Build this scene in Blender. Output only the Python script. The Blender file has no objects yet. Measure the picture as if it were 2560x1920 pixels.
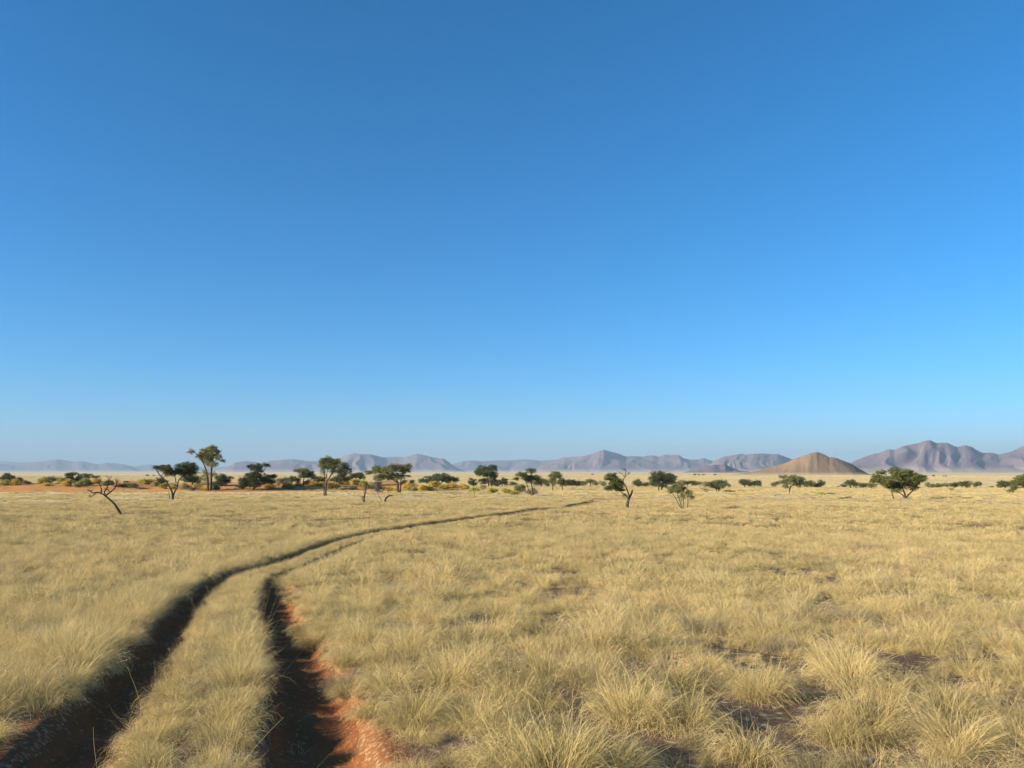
import bpy, math, random
import numpy as np
from mathutils import Vector, Matrix

scn = bpy.context.scene
col = scn.collection
R = math.radians

# ------------------------------------------------------------------ camera
F = 2009.0            # focal length in pixels of the 2560 x 1920 photograph
HORIZON = 1176.0      # row of the true horizon
EYE = 1.75
PITCH = math.atan((HORIZON - 960.0) / F)
cd = bpy.data.cameras.new('camera')
cd.sensor_width = 36.0
cd.lens = 36.0 * F / 2560.0
cd.clip_start = 0.05
cd.clip_end = 150000.0
cam = bpy.data.objects.new('camera', cd)
cam.location = (0, 0, EYE)
cam.rotation_euler = (R(90) + PITCH, 0, 0)
col.objects.link(cam)
scn.camera = cam

# ------------------------------------------------------------------ sky, sun, exposure
SUN_EL = 17.0         # degrees above the horizon
SUN_AZ = 22.0         # light travels to the right (+x) and this many degrees away from the camera
sdir = Vector((-math.cos(R(SUN_AZ)) * math.cos(R(SUN_EL)),
               -math.sin(R(SUN_AZ)) * math.cos(R(SUN_EL)), math.sin(R(SUN_EL))))
w = bpy.data.worlds.new('World')
scn.world = w
w.use_nodes = True
nt = w.node_tree
for n in list(nt.nodes):
    nt.nodes.remove(n)
sky = nt.nodes.new('ShaderNodeTexSky')
sky.sky_type = 'NISHITA'
sky.sun_disc = False
sky.sun_elevation = R(SUN_EL)
sky.sun_rotation = math.atan2(sdir.x, sdir.y) % (2 * math.pi)
sky.altitude = 1000
sky.air_density = 1.0
sky.dust_density = 0.0
sky.ozone_density = 8.0
hsv = nt.nodes.new('ShaderNodeHueSaturation')
hsv.inputs['Hue'].default_value = 0.490
hsv.inputs['Saturation'].default_value = 1.11
bg = nt.nodes.new('ShaderNodeBackground')
bg.inputs['Strength'].default_value = 0.079
wo = nt.nodes.new('ShaderNodeOutputWorld')
nt.links.new(sky.outputs[0], hsv.inputs['Color'])
nt.links.new(hsv.outputs[0], bg.inputs['Color'])
nt.links.new(bg.outputs[0], wo.inputs['Surface'])

sd = bpy.data.lights.new('sun', 'SUN')
sd.energy = 5.0
sd.angle = R(0.53)
sd.color = (1.0, 0.89, 0.70)
sun = bpy.data.objects.new('sun', sd)
sun.rotation_euler = (-sdir).to_track_quat('-Z', 'Y').to_euler()
col.objects.link(sun)

scn.view_settings.view_transform = 'Standard'
scn.view_settings.look = 'None'
scn.view_settings.gamma = 1.0
scn.view_settings.use_curve_mapping = False
scn.view_settings.exposure = 1.28
scn.render.engine = 'CYCLES'
scn.cycles.max_bounces = 4
scn.cycles.diffuse_bounces = 2
scn.cycles.transmission_bounces = 3
scn.cycles.glossy_bounces = 1
scn.cycles.volume_bounces = 0
scn.cycles.use_denoising = True
scn.cycles.denoiser = 'OPENIMAGEDENOISE'
scn.cycles.denoising_input_passes = 'RGB_ALBEDO_NORMAL'
scn.cycles.denoising_prefilter = 'ACCURATE'
scn.cycles.use_adaptive_sampling = True
scn.cycles.adaptive_threshold = 0.02
scn.cycles.sample_clamp_indirect = 4.0

rng = np.random.default_rng(7)

# ------------------------------------------------------------------ noise and terrain
def _hash(ix, iy, s):
    h = (ix.astype(np.int64) * 374761393 + iy.astype(np.int64) * 668265263 + s * 1442695041) & 0x7fffffff
    h = ((h ^ (h >> 13)) * 1274126177) & 0x7fffffff
    return ((h ^ (h >> 16)) & 0xffff) / 65535.0

def vnoise(x, y, s=0):
    x = np.asarray(x, float); y = np.asarray(y, float)
    ix = np.floor(x); iy = np.floor(y)
    fx = x - ix; fy = y - iy
    fx = fx * fx * (3 - 2 * fx); fy = fy * fy * (3 - 2 * fy)
    a = _hash(ix, iy, s); b = _hash(ix + 1, iy, s); c = _hash(ix, iy + 1, s); d = _hash(ix + 1, iy + 1, s)
    return a + (b - a) * fx + (c - a) * fy + (a - b - c + d) * fx * fy

def fbm(x, y, s=0, o=4, g=0.5):
    t = 0; a = 1; n = 0
    for k in range(o):
        t = t + a * vnoise(np.asarray(x) * 2 ** k + 17.3 * k, np.asarray(y) * 2 ** k - 9.1 * k, s + k); n += a; a *= g
    return t / n

def sstep(a, b, x):
    t = np.clip((np.asarray(x, float) - a) / (b - a), 0, 1)
    return t * t * (3 - 2 * t)

_HT = [(0.1, 1.75), (4.6, 1.75), (7.3, 1.86), (9.2, 1.96), (13, 2.25), (16, 2.45), (20, 2.67), (40, 3.5), (60, 4.2), (85, 4.9), (120, 5.6), (180, 6.6), (300, 8.3),
       (420, 9.6), (800, 11.5), (1500, 13.3), (3000, 16), (9000, 22), (25000, 27), (60000, 30)]
_lr = np.linspace(math.log(0.1), math.log(60000), 1600)
_lh = np.interp(_lr, [math.log(a) for a, b in _HT], [b for a, b in _HT])
_k = np.hanning(41); _k /= _k.sum()
_lh = np.convolve(np.pad(_lh, 20, mode='edge'), _k, mode='valid')

def base_z(x, y):
    x = np.asarray(x, float); y = np.asarray(y, float)
    r = np.hypot(x, y)
    z = EYE - np.interp(np.log(np.maximum(r, 0.1)), _lr, _lh)
    amp = np.clip(r / 60.0, 0.0, 1.0) * 0.30
    return z + amp * (fbm(x / 22, y / 22, 3) - 0.5) * np.clip((600 - r) / 300, 0, 1) * 2.0

def dune(x, y):
    x = np.asarray(x, float); y = np.asarray(y, float)
    m = sstep(-10, -65, x) * sstep(-560, -400, x)
    yc = 372 + 20 * (fbm(x / 58, x * 0 + 2.2, 11) - 0.5)
    prof = np.exp(-np.abs((y - yc) / 38) ** 2.2)
    return 4.6 * m * prof * (0.30 + 1.05 * fbm(x / 22, y / 58, 12, 3))

MOUND = [0, 0]
def mound(x, y):
    return 0.55 * np.exp(-(((x - MOUND[0]) / 2.6) ** 2 + ((y - MOUND[1]) / 3.5) ** 2))

def land_z(x, y):
    return base_z(x, y) + dune(x, y)

CP, SP = math.cos(PITCH), math.sin(PITCH)
def ray(px, py):
    u = (px - 1280.0) / F; v = (960.0 - py) / F
    return np.array([u, CP - v * SP, SP + v * CP])

def at_depth(px, py, Y):                       # point of a pixel's ray in the upright plane y = Y
    d = ray(px, py); t = Y / d[1]
    return np.array([d[0] * t, Y, EYE + d[2] * t])

_TS = 2.0 * 1.0035 ** np.arange(0, 2960)
def on_ground(px, py, lift=0.0):
    d = ray(px, py)
    if d[2] > -0.0008:
        d = np.array([d[0], d[1], -0.0008])
    below = EYE + d[2] * _TS < land_z(d[0] * _TS, d[1] * _TS) + lift
    i = int(np.argmax(below)) if below.any() else len(_TS) - 1
    t = np.linspace(_TS[max(i - 1, 0)], _TS[i], 33)
    h = EYE + d[2] * t - land_z(d[0] * t, d[1] * t) - lift
    j = int(np.argmax(h < 0)) if (h < 0).any() else 32
    return np.array([d[0] * t[j], d[1] * t[j], float(land_z(d[0] * t[j], d[1] * t[j]))])

# ------------------------------------------------------------------ the wheel track in plan
near = [(460, 1898), (512, 1782), (545, 1690), (562, 1597), (575, 1527), (586, 1481), (606, 1447), (640, 1423)]
far = [(694, 1402), (752, 1381), (810, 1359), (926, 1328), (1041, 1310), (1157, 1295), (1273, 1280), (1389, 1268), (1458, 1257), (1489, 1249)]
pts = [on_ground(x, y, 0.14)[:2] for x, y in near]
fp = [on_ground(x, y, 0.16)[:2] for x, y in far]
for i, p in enumerate(fp):
    q = fp[min(i + 1, len(fp) - 1)] - fp[max(i - 1, 0)]
    q = q / np.linalg.norm(q)
    pts.append(p + 0.45 * np.array([q[1], -q[0]]))
back = pts[0] - pts[2]; back = back / np.linalg.norm(back)
pts = [pts[0] + back * 22, pts[0] + back * 14, pts[0] + back * 7] + pts
fw = pts[-1] - pts[-3]; fw = fw / np.linalg.norm(fw)
MOUND[:] = list(pts[-1] + fw * 2.0)
pts = pts + [pts[-1] + fw * 25, pts[-1] + fw * 60]
P = np.array(pts)
seg = np.r_[0, np.cumsum(np.linalg.norm(np.diff(P, axis=0), axis=1))]
S = np.arange(0, seg[-1], 0.12)
CL = np.c_[np.interp(S, seg, P[:, 0]), np.interp(S, seg, P[:, 1])]
def smooth(a, n):
    k = np.hanning(n); k /= k.sum(); h = n // 2
    e0 = a[0] + (a[0] - a[1:h + 1])[::-1]; e1 = a[-1] + (a[-1] - a[-h - 1:-1])[::-1]
    return np.convolve(np.r_[e0, a, e1], k, mode='valid')
for c in (0, 1):
    s1 = smooth(CL[:, c], 25); s2 = smooth(CL[:, c], 121)
    wgt = sstep(28, 55, S)
    CL[:, c] = s1 * (1 - wgt) + s2 * wgt
TG = np.gradient(CL, axis=0); TG /= np.linalg.norm(TG, axis=1)[:, None]
NR = np.c_[TG[:, 1], -TG[:, 0]]                # to the right of the driving direction
RUT = 0.76
def track_coords(x, y):
    """signed distance to the right of the track's middle and arc length, far points get 1e3"""
    x = np.ravel(np.asarray(x, float)); y = np.ravel(np.asarray(y, float))
    off = np.full(x.shape, 1e3); arc = np.zeros(x.shape)
    sel = np.where((y > -20) & (y < 270) & (np.abs(x) < 65))[0]
    C = CL[::3]; N = NR[::3]; A = S[::3]
    for a in range(0, len(sel), 4000):
        i = sel[a:a + 4000]
        dx = x[i, None] - C[None, :, 0]; dy = y[i, None] - C[None, :, 1]
        j = np.argmin(dx * dx + dy * dy, axis=1)
        o = dx[np.arange(len(i)), j] * N[j, 0] + dy[np.arange(len(i)), j] * N[j, 1]
        dist = np.sqrt(dx[np.arange(len(i)), j] ** 2 + dy[np.arange(len(i)), j] ** 2)
        off[i] = np.where(dist < 3, o, 1e3); arc[i] = A[j]
    return off, arc
def rut_dip(off):
    d = np.minimum(np.abs(off - RUT), np.abs(off + RUT))
    return -0.16 * (1 - sstep(0.16, 0.46, d))

def ground_z(x, y, off=None):
    sh = np.shape(x)
    if off is None:
        off, _ = track_coords(x, y)
    return land_z(x, y) + mound(np.asarray(x), np.asarray(y)) + rut_dip(off).reshape(sh)

# ------------------------------------------------------------------ materials
def new_mat(name):
    m = bpy.data.materials.new(name); m.use_nodes = True
    t = m.node_tree
    for n in list(t.nodes): t.nodes.remove(n)
    out = t.nodes.new('ShaderNodeOutputMaterial')
    return m, t, out
def mixc(t, fac, a, b, blend='MIX'):
    n = t.nodes.new('ShaderNodeMix'); n.data_type = 'RGBA'; n.blend_type = blend
    for sock, v in ((n.inputs[0], fac), (n.inputs[6], a), (n.inputs[7], b)):
        if isinstance(v, (int, float)): sock.default_value = v
        elif isinstance(v, tuple): sock.default_value = (*v, 1)
        else: t.links.new(v, sock)
    return n.outputs[2]
def ramp(t, fac, a, b):
    n = t.nodes.new('ShaderNodeMapRange'); n.interpolation_type = 'SMOOTHSTEP'
    t.links.new(fac, n.inputs[0]); n.inputs[1].default_value = a; n.inputs[2].default_value = b
    return n.outputs[0]
def noise(t, scale, detail=3, vec=None, rough=0.55):
    n = t.nodes.new('ShaderNodeTexNoise'); n.inputs['Scale'].default_value = scale
    n.inputs['Detail'].default_value = detail; n.inputs['Roughness'].default_value = rough
    if vec is not None: t.links.new(vec, n.inputs['Vector'])
    return n.outputs['Fac']
def attr(t, name, typ='GEOMETRY'):
    n = t.nodes.new('ShaderNodeAttribute'); n.attribute_name = name; n.attribute_type = typ
    return n.outputs['Fac']
def geopos(t):
    return t.nodes.new('ShaderNodeNewGeometry').outputs['Position']
def scaled(t, vec, s):
    n = t.nodes.new('ShaderNodeVectorMath'); n.operation = 'MULTIPLY'; t.links.new(vec, n.inputs[0]); n.inputs[1].default_value = s
    return n.outputs[0]

STRAW = (0.60, 0.475, 0.245)

def mat_ground():
    m, t, out = new_mat('ground_soil_and_straw')
    pos = geopos(t)
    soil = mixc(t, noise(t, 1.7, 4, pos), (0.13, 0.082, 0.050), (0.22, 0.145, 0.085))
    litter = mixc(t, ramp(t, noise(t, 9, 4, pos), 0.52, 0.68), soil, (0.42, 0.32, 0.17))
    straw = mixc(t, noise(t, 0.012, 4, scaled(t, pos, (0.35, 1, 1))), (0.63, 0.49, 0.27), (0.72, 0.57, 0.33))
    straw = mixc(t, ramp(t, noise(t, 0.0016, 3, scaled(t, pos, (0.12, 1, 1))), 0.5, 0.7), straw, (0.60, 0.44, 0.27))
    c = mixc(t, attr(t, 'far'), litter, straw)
    red = mixc(t, noise(t, 2.2, 4, pos), (0.47, 0.205, 0.070), (0.60, 0.30, 0.12))
    sandm = t.nodes.new('ShaderNodeMath'); sandm.operation = 'ADD'
    t.links.new(attr(t, 'sand'), sandm.inputs[0])
    nn = t.nodes.new('ShaderNodeMath'); nn.operation = 'MULTIPLY_ADD'; t.links.new(noise(t, 0.5, 4, pos), nn.inputs[0]); nn.inputs[1].default_value = 0.8; nn.inputs[2].default_value = -0.4
    t.links.new(nn.outputs[0], sandm.inputs[1])
    c = mixc(t, ramp(t, sandm.outputs[0], 0.35, 0.6), c, red)
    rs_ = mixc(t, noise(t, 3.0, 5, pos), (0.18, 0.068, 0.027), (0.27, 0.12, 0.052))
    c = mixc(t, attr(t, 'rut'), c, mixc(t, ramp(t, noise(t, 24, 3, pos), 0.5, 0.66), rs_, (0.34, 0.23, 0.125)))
    b = t.nodes.new('ShaderNodeBsdfDiffuse'); t.links.new(c, b.inputs['Color'])
    bm = t.nodes.new('ShaderNodeBump'); bm.inputs['Strength'].default_value = 0.5; bm.inputs['Distance'].default_value = 0.03
    t.links.new(noise(t, 14, 5, pos), bm.inputs['Height']); t.links.new(bm.outputs[0], b.inputs['Normal'])
    t.links.new(b.outputs[0], out.inputs['Surface'])
    return m

def mat_track():
    m, t, out = new_mat('red_track_sand')
    pos = geopos(t)
    c = mixc(t, noise(t, 3.0, 5, pos), (0.20, 0.070, 0.026), (0.30, 0.122, 0.050))
    c = mixc(t, ramp(t, noise(t, 26, 3, pos), 0.58, 0.72), c, (0.36, 0.24, 0.13))
    b = t.nodes.new('ShaderNodeBsdfDiffuse'); t.links.new(c, b.inputs['Color'])
    bm = t.nodes.new('ShaderNodeBump'); bm.inputs['Strength'].default_value = 0.7; bm.inputs['Distance'].default_value = 0.02
    t.links.new(noise(t, 22, 5, pos), bm.inputs['Height']); t.links.new(bm.outputs[0], b.inputs['Normal'])
    t.links.new(b.outputs[0], out.inputs['Surface'])
    return m

def mat_grass(name, base, mid, tip, trans=0.3):
    m, t, out = new_mat(name)
    pos = geopos(t)
    tt = attr(t, 't')
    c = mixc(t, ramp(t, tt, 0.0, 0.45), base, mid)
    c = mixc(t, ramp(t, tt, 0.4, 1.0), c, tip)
    oi = t.nodes.new('ShaderNodeObjectInfo')
    c = mixc(t, ramp(t, oi.outputs['Random'], 0.90, 0.97), c, mixc(t, 0.75, c, (0.27, 0.24, 0.19)))   # a few dead grey tussocks, shade of the dark gaps put into their colour
    c = mixc(t, attr(t, 'tone'), mixc(t, 1.0, c, (0.85, 0.845, 0.76), 'MULTIPLY'), mixc(t, 1.0, c, (1.14, 1.10, 1.02), 'MULTIPLY'))
    wn = t.nodes.new('ShaderNodeTexWhiteNoise'); wn.noise_dimensions = '1D'; t.links.new(oi.outputs['Random'], wn.inputs['W'])
    c = mixc(t, wn.outputs['Value'], mixc(t, 1.0, c, (0.78, 0.78, 0.74), 'MULTIPLY'), mixc(t, 1.0, c, (1.10, 1.08, 1.06), 'MULTIPLY'))
    big = noise(t, 0.09, 3, pos)
    c = mixc(t, ramp(t, big, 0.40, 0.62), mixc(t, 1.0, c, (0.95, 0.935, 0.87), 'MULTIPLY'), mixc(t, 1.0, c, (1.05, 1.0, 0.96), 'MULTIPLY'))
    d = t.nodes.new('ShaderNodeBsdfDiffuse'); t.links.new(c, d.inputs['Color'])
    tr = t.nodes.new('ShaderNodeBsdfTranslucent'); t.links.new(c, tr.inputs['Color'])
    mx = t.nodes.new('ShaderNodeMixShader'); mx.inputs[0].default_value = trans
    t.links.new(d.outputs[0], mx.inputs[1]); t.links.new(tr.outputs[0], mx.inputs[2])
    t.links.new(mx.outputs[0], out.inputs['Surface'])
    return m

def mat_leaf(name, a, b, trans=0.25):
    m, t, out = new_mat(name)
    oi = t.nodes.new('ShaderNodeObjectInfo')
    c = mixc(t, attr(t, 'tone'), a, b)
    c = mixc(t, oi.outputs['Random'], mixc(t, 1.0, c, (0.85, 0.9, 0.95), 'MULTIPLY'), mixc(t, 1.0, c, (1.15, 1.1, 0.95), 'MULTIPLY'))
    d = t.nodes.new('ShaderNodeBsdfDiffuse'); t.links.new(c, d.inputs['Color'])
    tr = t.nodes.new('ShaderNodeBsdfTranslucent'); t.links.new(c, tr.inputs['Color'])
    mx = t.nodes.new('ShaderNodeMixShader'); mx.inputs[0].default_value = trans
    t.links.new(d.outputs[0], mx.inputs[1]); t.links.new(tr.outputs[0], mx.inputs[2])
    t.links.new(mx.outputs[0], out.inputs['Surface'])
    return m

def mat_bark(name, a, b):
    m, t, out = new_mat(name)
    pos = geopos(t)
    c = mixc(t, noise(t, 6, 4, scaled(t, pos, (1, 1, 0.3))), a, b)
    d = t.nodes.new('ShaderNodeBsdfDiffuse'); t.links.new(c, d.inputs['Color'])
    bm = t.nodes.new('ShaderNodeBump'); bm.inputs['Strength'].default_value = 0.8; bm.inputs['Distance'].default_value = 0.05
    t.links.new(noise(t, 9, 4, scaled(t, pos, (1, 1, 0.25))), bm.inputs['Height']); t.links.new(bm.outputs[0], d.inputs['Normal'])
    t.links.new(d.outputs[0], out.inputs['Surface'])
    return m

def mat_rock(name, a, b, sand, hscale, streak):
    m, t, out = new_mat(name)
    pos = geopos(t)
    c = mixc(t, noise(t, streak, 5, scaled(t, pos, (1, 0.5, 0.35)), 0.65), a, b)
    c = mixc(t, ramp(t, attr(t, 'foot'), 0.25, 0.9), c, sand)
    d = t.nodes.new('ShaderNodeBsdfDiffuse'); t.links.new(c, d.inputs['Color'])
    bm = t.nodes.new('ShaderNodeBump'); bm.inputs['Strength'].default_value = 0.5; bm.inputs['Distance'].default_value = hscale
    t.links.new(noise(t, streak * 2.2, 6, pos, 0.65), bm.inputs['Height']); t.links.new(bm.outputs[0], d.inputs['Normal'])
    t.links.new(d.outputs[0], out.inputs['Surface'])
    return m

M = {
    'ground': mat_ground(), 'track': mat_track(),
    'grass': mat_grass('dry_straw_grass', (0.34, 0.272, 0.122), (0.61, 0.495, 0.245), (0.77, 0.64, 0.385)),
    'leaf_dark': mat_leaf('acacia_leaf_dark', (0.062, 0.075, 0.037), (0.131, 0.144, 0.062)),
    'leaf_green': mat_leaf('acacia_leaf_green', (0.085, 0.098, 0.034), (0.185, 0.19, 0.066)),
    'leaf_olive': mat_leaf('acacia_leaf_olive', (0.126, 0.132, 0.062), (0.240, 0.234, 0.102)),
    'leaf_yellow': mat_leaf('dune_bush_yellow', (0.50, 0.345, 0.06), (0.78, 0.56, 0.14)),
    'leaf_lime': mat_leaf('dune_bush_yellow_green', (0.264, 0.240, 0.054), (0.504, 0.444, 0.108)),
    'leaf_pale': mat_leaf('dry_bush_pale', (0.30, 0.24, 0.11), (0.52, 0.42, 0.20)),
    'leaf_grey': mat_leaf('grey_twigs', (0.13, 0.12, 0.085), (0.23, 0.215, 0.14)),
    'bark': mat_bark('dark_bark', (0.045, 0.034, 0.028), (0.11, 0.085, 0.07)),
    'bark_dead': mat_bark('dead_wood', (0.035, 0.022, 0.016), (0.085, 0.058, 0.042)),
    'bark_pale': mat_bark('pale_dead_wood', (0.13, 0.10, 0.08), (0.25, 0.20, 0.16)),
    'hill': mat_rock('brown_hill', (0.215, 0.14, 0.082), (0.285, 0.195, 0.12), (0.46, 0.345, 0.20), 6, 0.03),
    'mountain': mat_rock('mountain_rock', (0.14, 0.108, 0.125), (0.215, 0.168, 0.18), (0.38, 0.30, 0.235), 30, 0.004),
    'range': mat_rock('far_range_rock', (0.135, 0.105, 0.118), (0.225, 0.176, 0.178), (0.40, 0.32, 0.26), 40, 0.0025),
}

# ------------------------------------------------------------------ mesh helpers
def mesh_np(name, verts, quads=None, tris=None, attrs=None, smooth_shade=False):
    me = bpy.data.meshes.new(name)
    verts = np.asarray(verts, np.float32).reshape(-1, 3)
    nq = 0 if quads is None else len(quads); ntri = 0 if tris is None else len(tris)
    idx = []
    if nq: idx.append(np.asarray(quads, np.int32).ravel())
    if ntri: idx.append(np.asarray(tris, np.int32).ravel())
    me.vertices.add(len(verts)); me.vertices.foreach_set('co', verts.ravel())
    if idx:
        li = np.concatenate(idx); me.loops.add(len(li)); me.loops.foreach_set('vertex_index', li)
        me.polygons.add(nq + ntri)
        ls = np.r_[np.arange(nq) * 4, nq * 4 + np.arange(ntri) * 3].astype(np.int32)
        me.polygons.foreach_set('loop_start', ls)
        if smooth_shade: me.polygons.foreach_set('use_smooth', np.ones(nq + ntri, bool))
    for k, (v, ty) in (attrs or {}).items():
        a = me.attributes.new(k, ty, 'POINT')
        a.data.foreach_set('vector' if ty == 'FLOAT_VECTOR' else 'value', np.ascontiguousarray(v).ravel())
    me.update(calc_edges=True); me.validate()
    return me

def obj(name, me, mat=None, parent=None, loc=None):
    o = bpy.data.objects.new(name, me); col.objects.link(o)
    if mat is not None: me.materials.append(mat)
    if parent is not None: o.parent = parent
    if loc is not None: o.location = loc
    return o
def tag(o, label=None, cat=None, group=None, kind=None):
    if label: o['label'] = label
    if cat: o['category'] = cat
    if group: o['group'] = group
    if kind: o['kind'] = kind
    return o
def empty(name, loc):
    o = bpy.data.objects.new(name, None); col.objects.link(o); o.location = loc; o.empty_display_size = 0.5
    return o

# ------------------------------------------------------------------ ground: one sheet to the horizon
def build_ground():
    fr = np.arange(-50, 50.01, 0.4); ang = np.r_[np.arange(-180, -50, 5.0), fr, np.arange(54, 180, 5.0)]
    rad = [0.6]
    while rad[-1] < 45000:
        r = rad[-1]; rad.append(r * (1.018 if 2 < r < 60 else 1.03 if r < 500 else 1.05))
    rad = np.array(rad)
    A, Rr = np.meshgrid(np.radians(ang), rad)
    X = Rr * np.sin(A); Y = Rr * np.cos(A)
    off, arc = track_coords(X, Y)
    Z = ground_z(X, Y, off)
    near_d = np.minimum(np.abs(off - RUT), np.abs(off + RUT)).reshape(X.shape)
    Z = Z - 0.08 * (1 - sstep(0.05, 0.40, near_d))          # lies under the track's own sheet
    du = dune(X, Y); mo = mound(X, Y)
    sand = sstep(0.12, 0.7, du) * (0.60 + 0.6 * sstep(0.40, 0.55, fbm(X / 13, Y / 16, 19, 3))) + sstep(0.15, 0.4, mo) * 0.9 
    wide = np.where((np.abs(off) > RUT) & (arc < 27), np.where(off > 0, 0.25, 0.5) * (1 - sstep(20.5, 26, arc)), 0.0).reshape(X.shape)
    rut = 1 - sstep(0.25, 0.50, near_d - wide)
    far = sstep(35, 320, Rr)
    V = np.stack([X, Y, Z], -1).reshape(-1, 3)
    n, k = len(rad), len(ang)
    i, j = np.meshgrid(np.arange(n - 1), np.arange(k), indexing='ij')
    j2 = (j + 1) % k
    Q = np.stack([i * k + j, i * k + j2, (i + 1) * k + j2, (i + 1) * k + j], -1).reshape(-1, 4)[:, ::-1]
    V = np.vstack([V, [[0, 0, float(land_z(0.0, 0.01))]]])
    c = len(V) - 1
    T = np.stack([np.full(k, c), np.arange(k), (np.arange(k) + 1) % k], -1)[:, ::-1]
    z1 = np.zeros(1)
    me = mesh_np('ground', V, Q, T, {'sand': (np.r_[sand.ravel(), z1].astype(np.float32), 'FLOAT'), 'rut': (np.r_[rut.ravel(), z1].astype(np.float32), 'FLOAT'), 'far': (np.r_[far.ravel(), z1].astype(np.float32), 'FLOAT')}, True)
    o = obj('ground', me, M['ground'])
    tag(o, 'wide plain of dry straw coloured ground running to the horizon', 'ground', kind='structure')

def build_track():
    vs = []; qs = []
    sel = np.where(S < seg[-1] - 52)[0]
    for side in (-1, 1):
        u = np.linspace(-0.42, 0.42, 15)
        o0 = len(vs) and sum(len(v) for v in vs)
        C = CL[sel]; N = NR[sel]
        X = C[:, 0, None] + N[:, 0, None] * (side * RUT + u); Y = C[:, 1, None] + N[:, 1, None] * (side * RUT + u)
        off = np.broadcast_to(side * RUT + u, X.shape).ravel()
        Z = (land_z(X, Y) + mound(X, Y) + rut_dip(off).reshape(X.shape))
        lump = (fbm(X * 6, Y * 6, 31, 3) - 0.5) * 0.085 + (fbm(X * 1.3, Y * 1.3, 37, 2) - 0.5) * 0.06
        edge = 1 - sstep(0.28, 0.42, np.abs(u))
        Z = Z + lump * edge - 0.06 * (1 - edge)
        vs.append(np.stack([X, Y, Z], -1).reshape(-1, 3))
        n, k = X.shape
        i, j = np.meshgrid(np.arange(n - 1), np.arange(k - 1), indexing='ij')
        qs.append(np.stack([i * k + j, i * k + j + 1, (i + 1) * k + j + 1, (i + 1) * k + j], -1).reshape(-1, 4) + o0)
    me = mesh_np('sand_track', np.vstack(vs), np.vstack(qs), None, None, True)
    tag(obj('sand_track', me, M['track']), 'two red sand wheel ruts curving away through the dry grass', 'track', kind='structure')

build_ground()
build_track()

# ------------------------------------------------------------------ hills and mountains
def ridge(name, label, sky_pts, Y, depth, foot_row, mat, seed, cat, spur=0.40, nu=None, rough=0.06, extend=0.06):
    """height field whose crest follows a skyline; Y is its distance, depth its half thickness"""
    sx = np.array([p[0] for p in sky_pts], float); sy = np.array([p[1] for p in sky_pts], float)
    k = Y / F
    wx = (sx - 1280) * k
    wz = np.array([at_depth(a, b, Y)[2] for a, b in sky_pts])
    z0 = float(base_z(0.0, Y))
    zf = at_depth(1280, foot_row, Y - depth)[2]
    W = wx[-1] - wx[0]
    nu = nu or 260; nv = 60
    u = np.linspace(wx[0], wx[-1], nu); v = np.linspace(-1, 1, nv)
    U, Vv = np.meshgrid(u, v, indexing='ij')
    lam = depth * 0.55
    # crest wanders in depth so spurs run down from it
    crest = 0.30 * (fbm(u / lam, u * 0, seed, 3) - 0.5) * 2
    Hh = np.interp(u, wx, wz) - z0
    Hh = Hh + Hh.max() * rough * 0.35 * (fbm(u / lam * 9, u * 0, seed + 5, 3) - 0.5)
    dv = Vv - crest[:, None]
    side = np.where(dv < 0, 1 + crest[:, None], 1 - crest[:, None])
    tt = np.clip(np.abs(dv) / side, 0, 1)
    warp = (fbm(U / lam * 0.9, Vv * 1.6, seed + 2, 3) - 0.5) * lam * 1.1
    rd = 1 - np.abs(2 * fbm((U + warp) / lam * 1.7 + 40, Vv * 0.7, seed + 3, 3, 0.55) - 1)      # ridged
    rd2 = 1 - np.abs(2 * fbm((U + warp * 1.3) / lam * 5.0 + 10, Vv * 1.8, seed + 7, 3, 0.55) - 1)
    prof = (1 - tt) ** 1.25
    bulge = np.sin(np.pi * tt) 
    Z = Hh[:, None] * np.clip(prof + bulge * (spur * (rd - 0.72) + 0.22 * spur * (rd2 - 0.7)), 0, 1.0)
    Z = np.minimum(Z, Hh[:, None])
    foot = np.clip(1 - Z / (0.28 * max(1.0, np.percentile(Hh, 85))), 0, 1)
    Zw = z0 + Z - 3 - 0.02 * Hh.max() * (tt > 0.98)
    X = U * ((Y + Vv * depth) / Y); Yy = Y + Vv * depth
    Vt = np.stack([X, Yy, Zw], -1).reshape(-1, 3)
    i, j = np.meshgrid(np.arange(nu - 1), np.arange(nv - 1), indexing='ij')
    Q = np.stack([i * nv + j, (i + 1) * nv + j, (i + 1) * nv + j + 1, i * nv + j + 1], -1).reshape(-1, 4)
    me = mesh_np(name, Vt, Q, None, {'foot': (foot.ravel().astype(np.float32), 'FLOAT')}, True)
    tag(obj(name, me, mat), label, cat, kind='structure')

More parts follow.
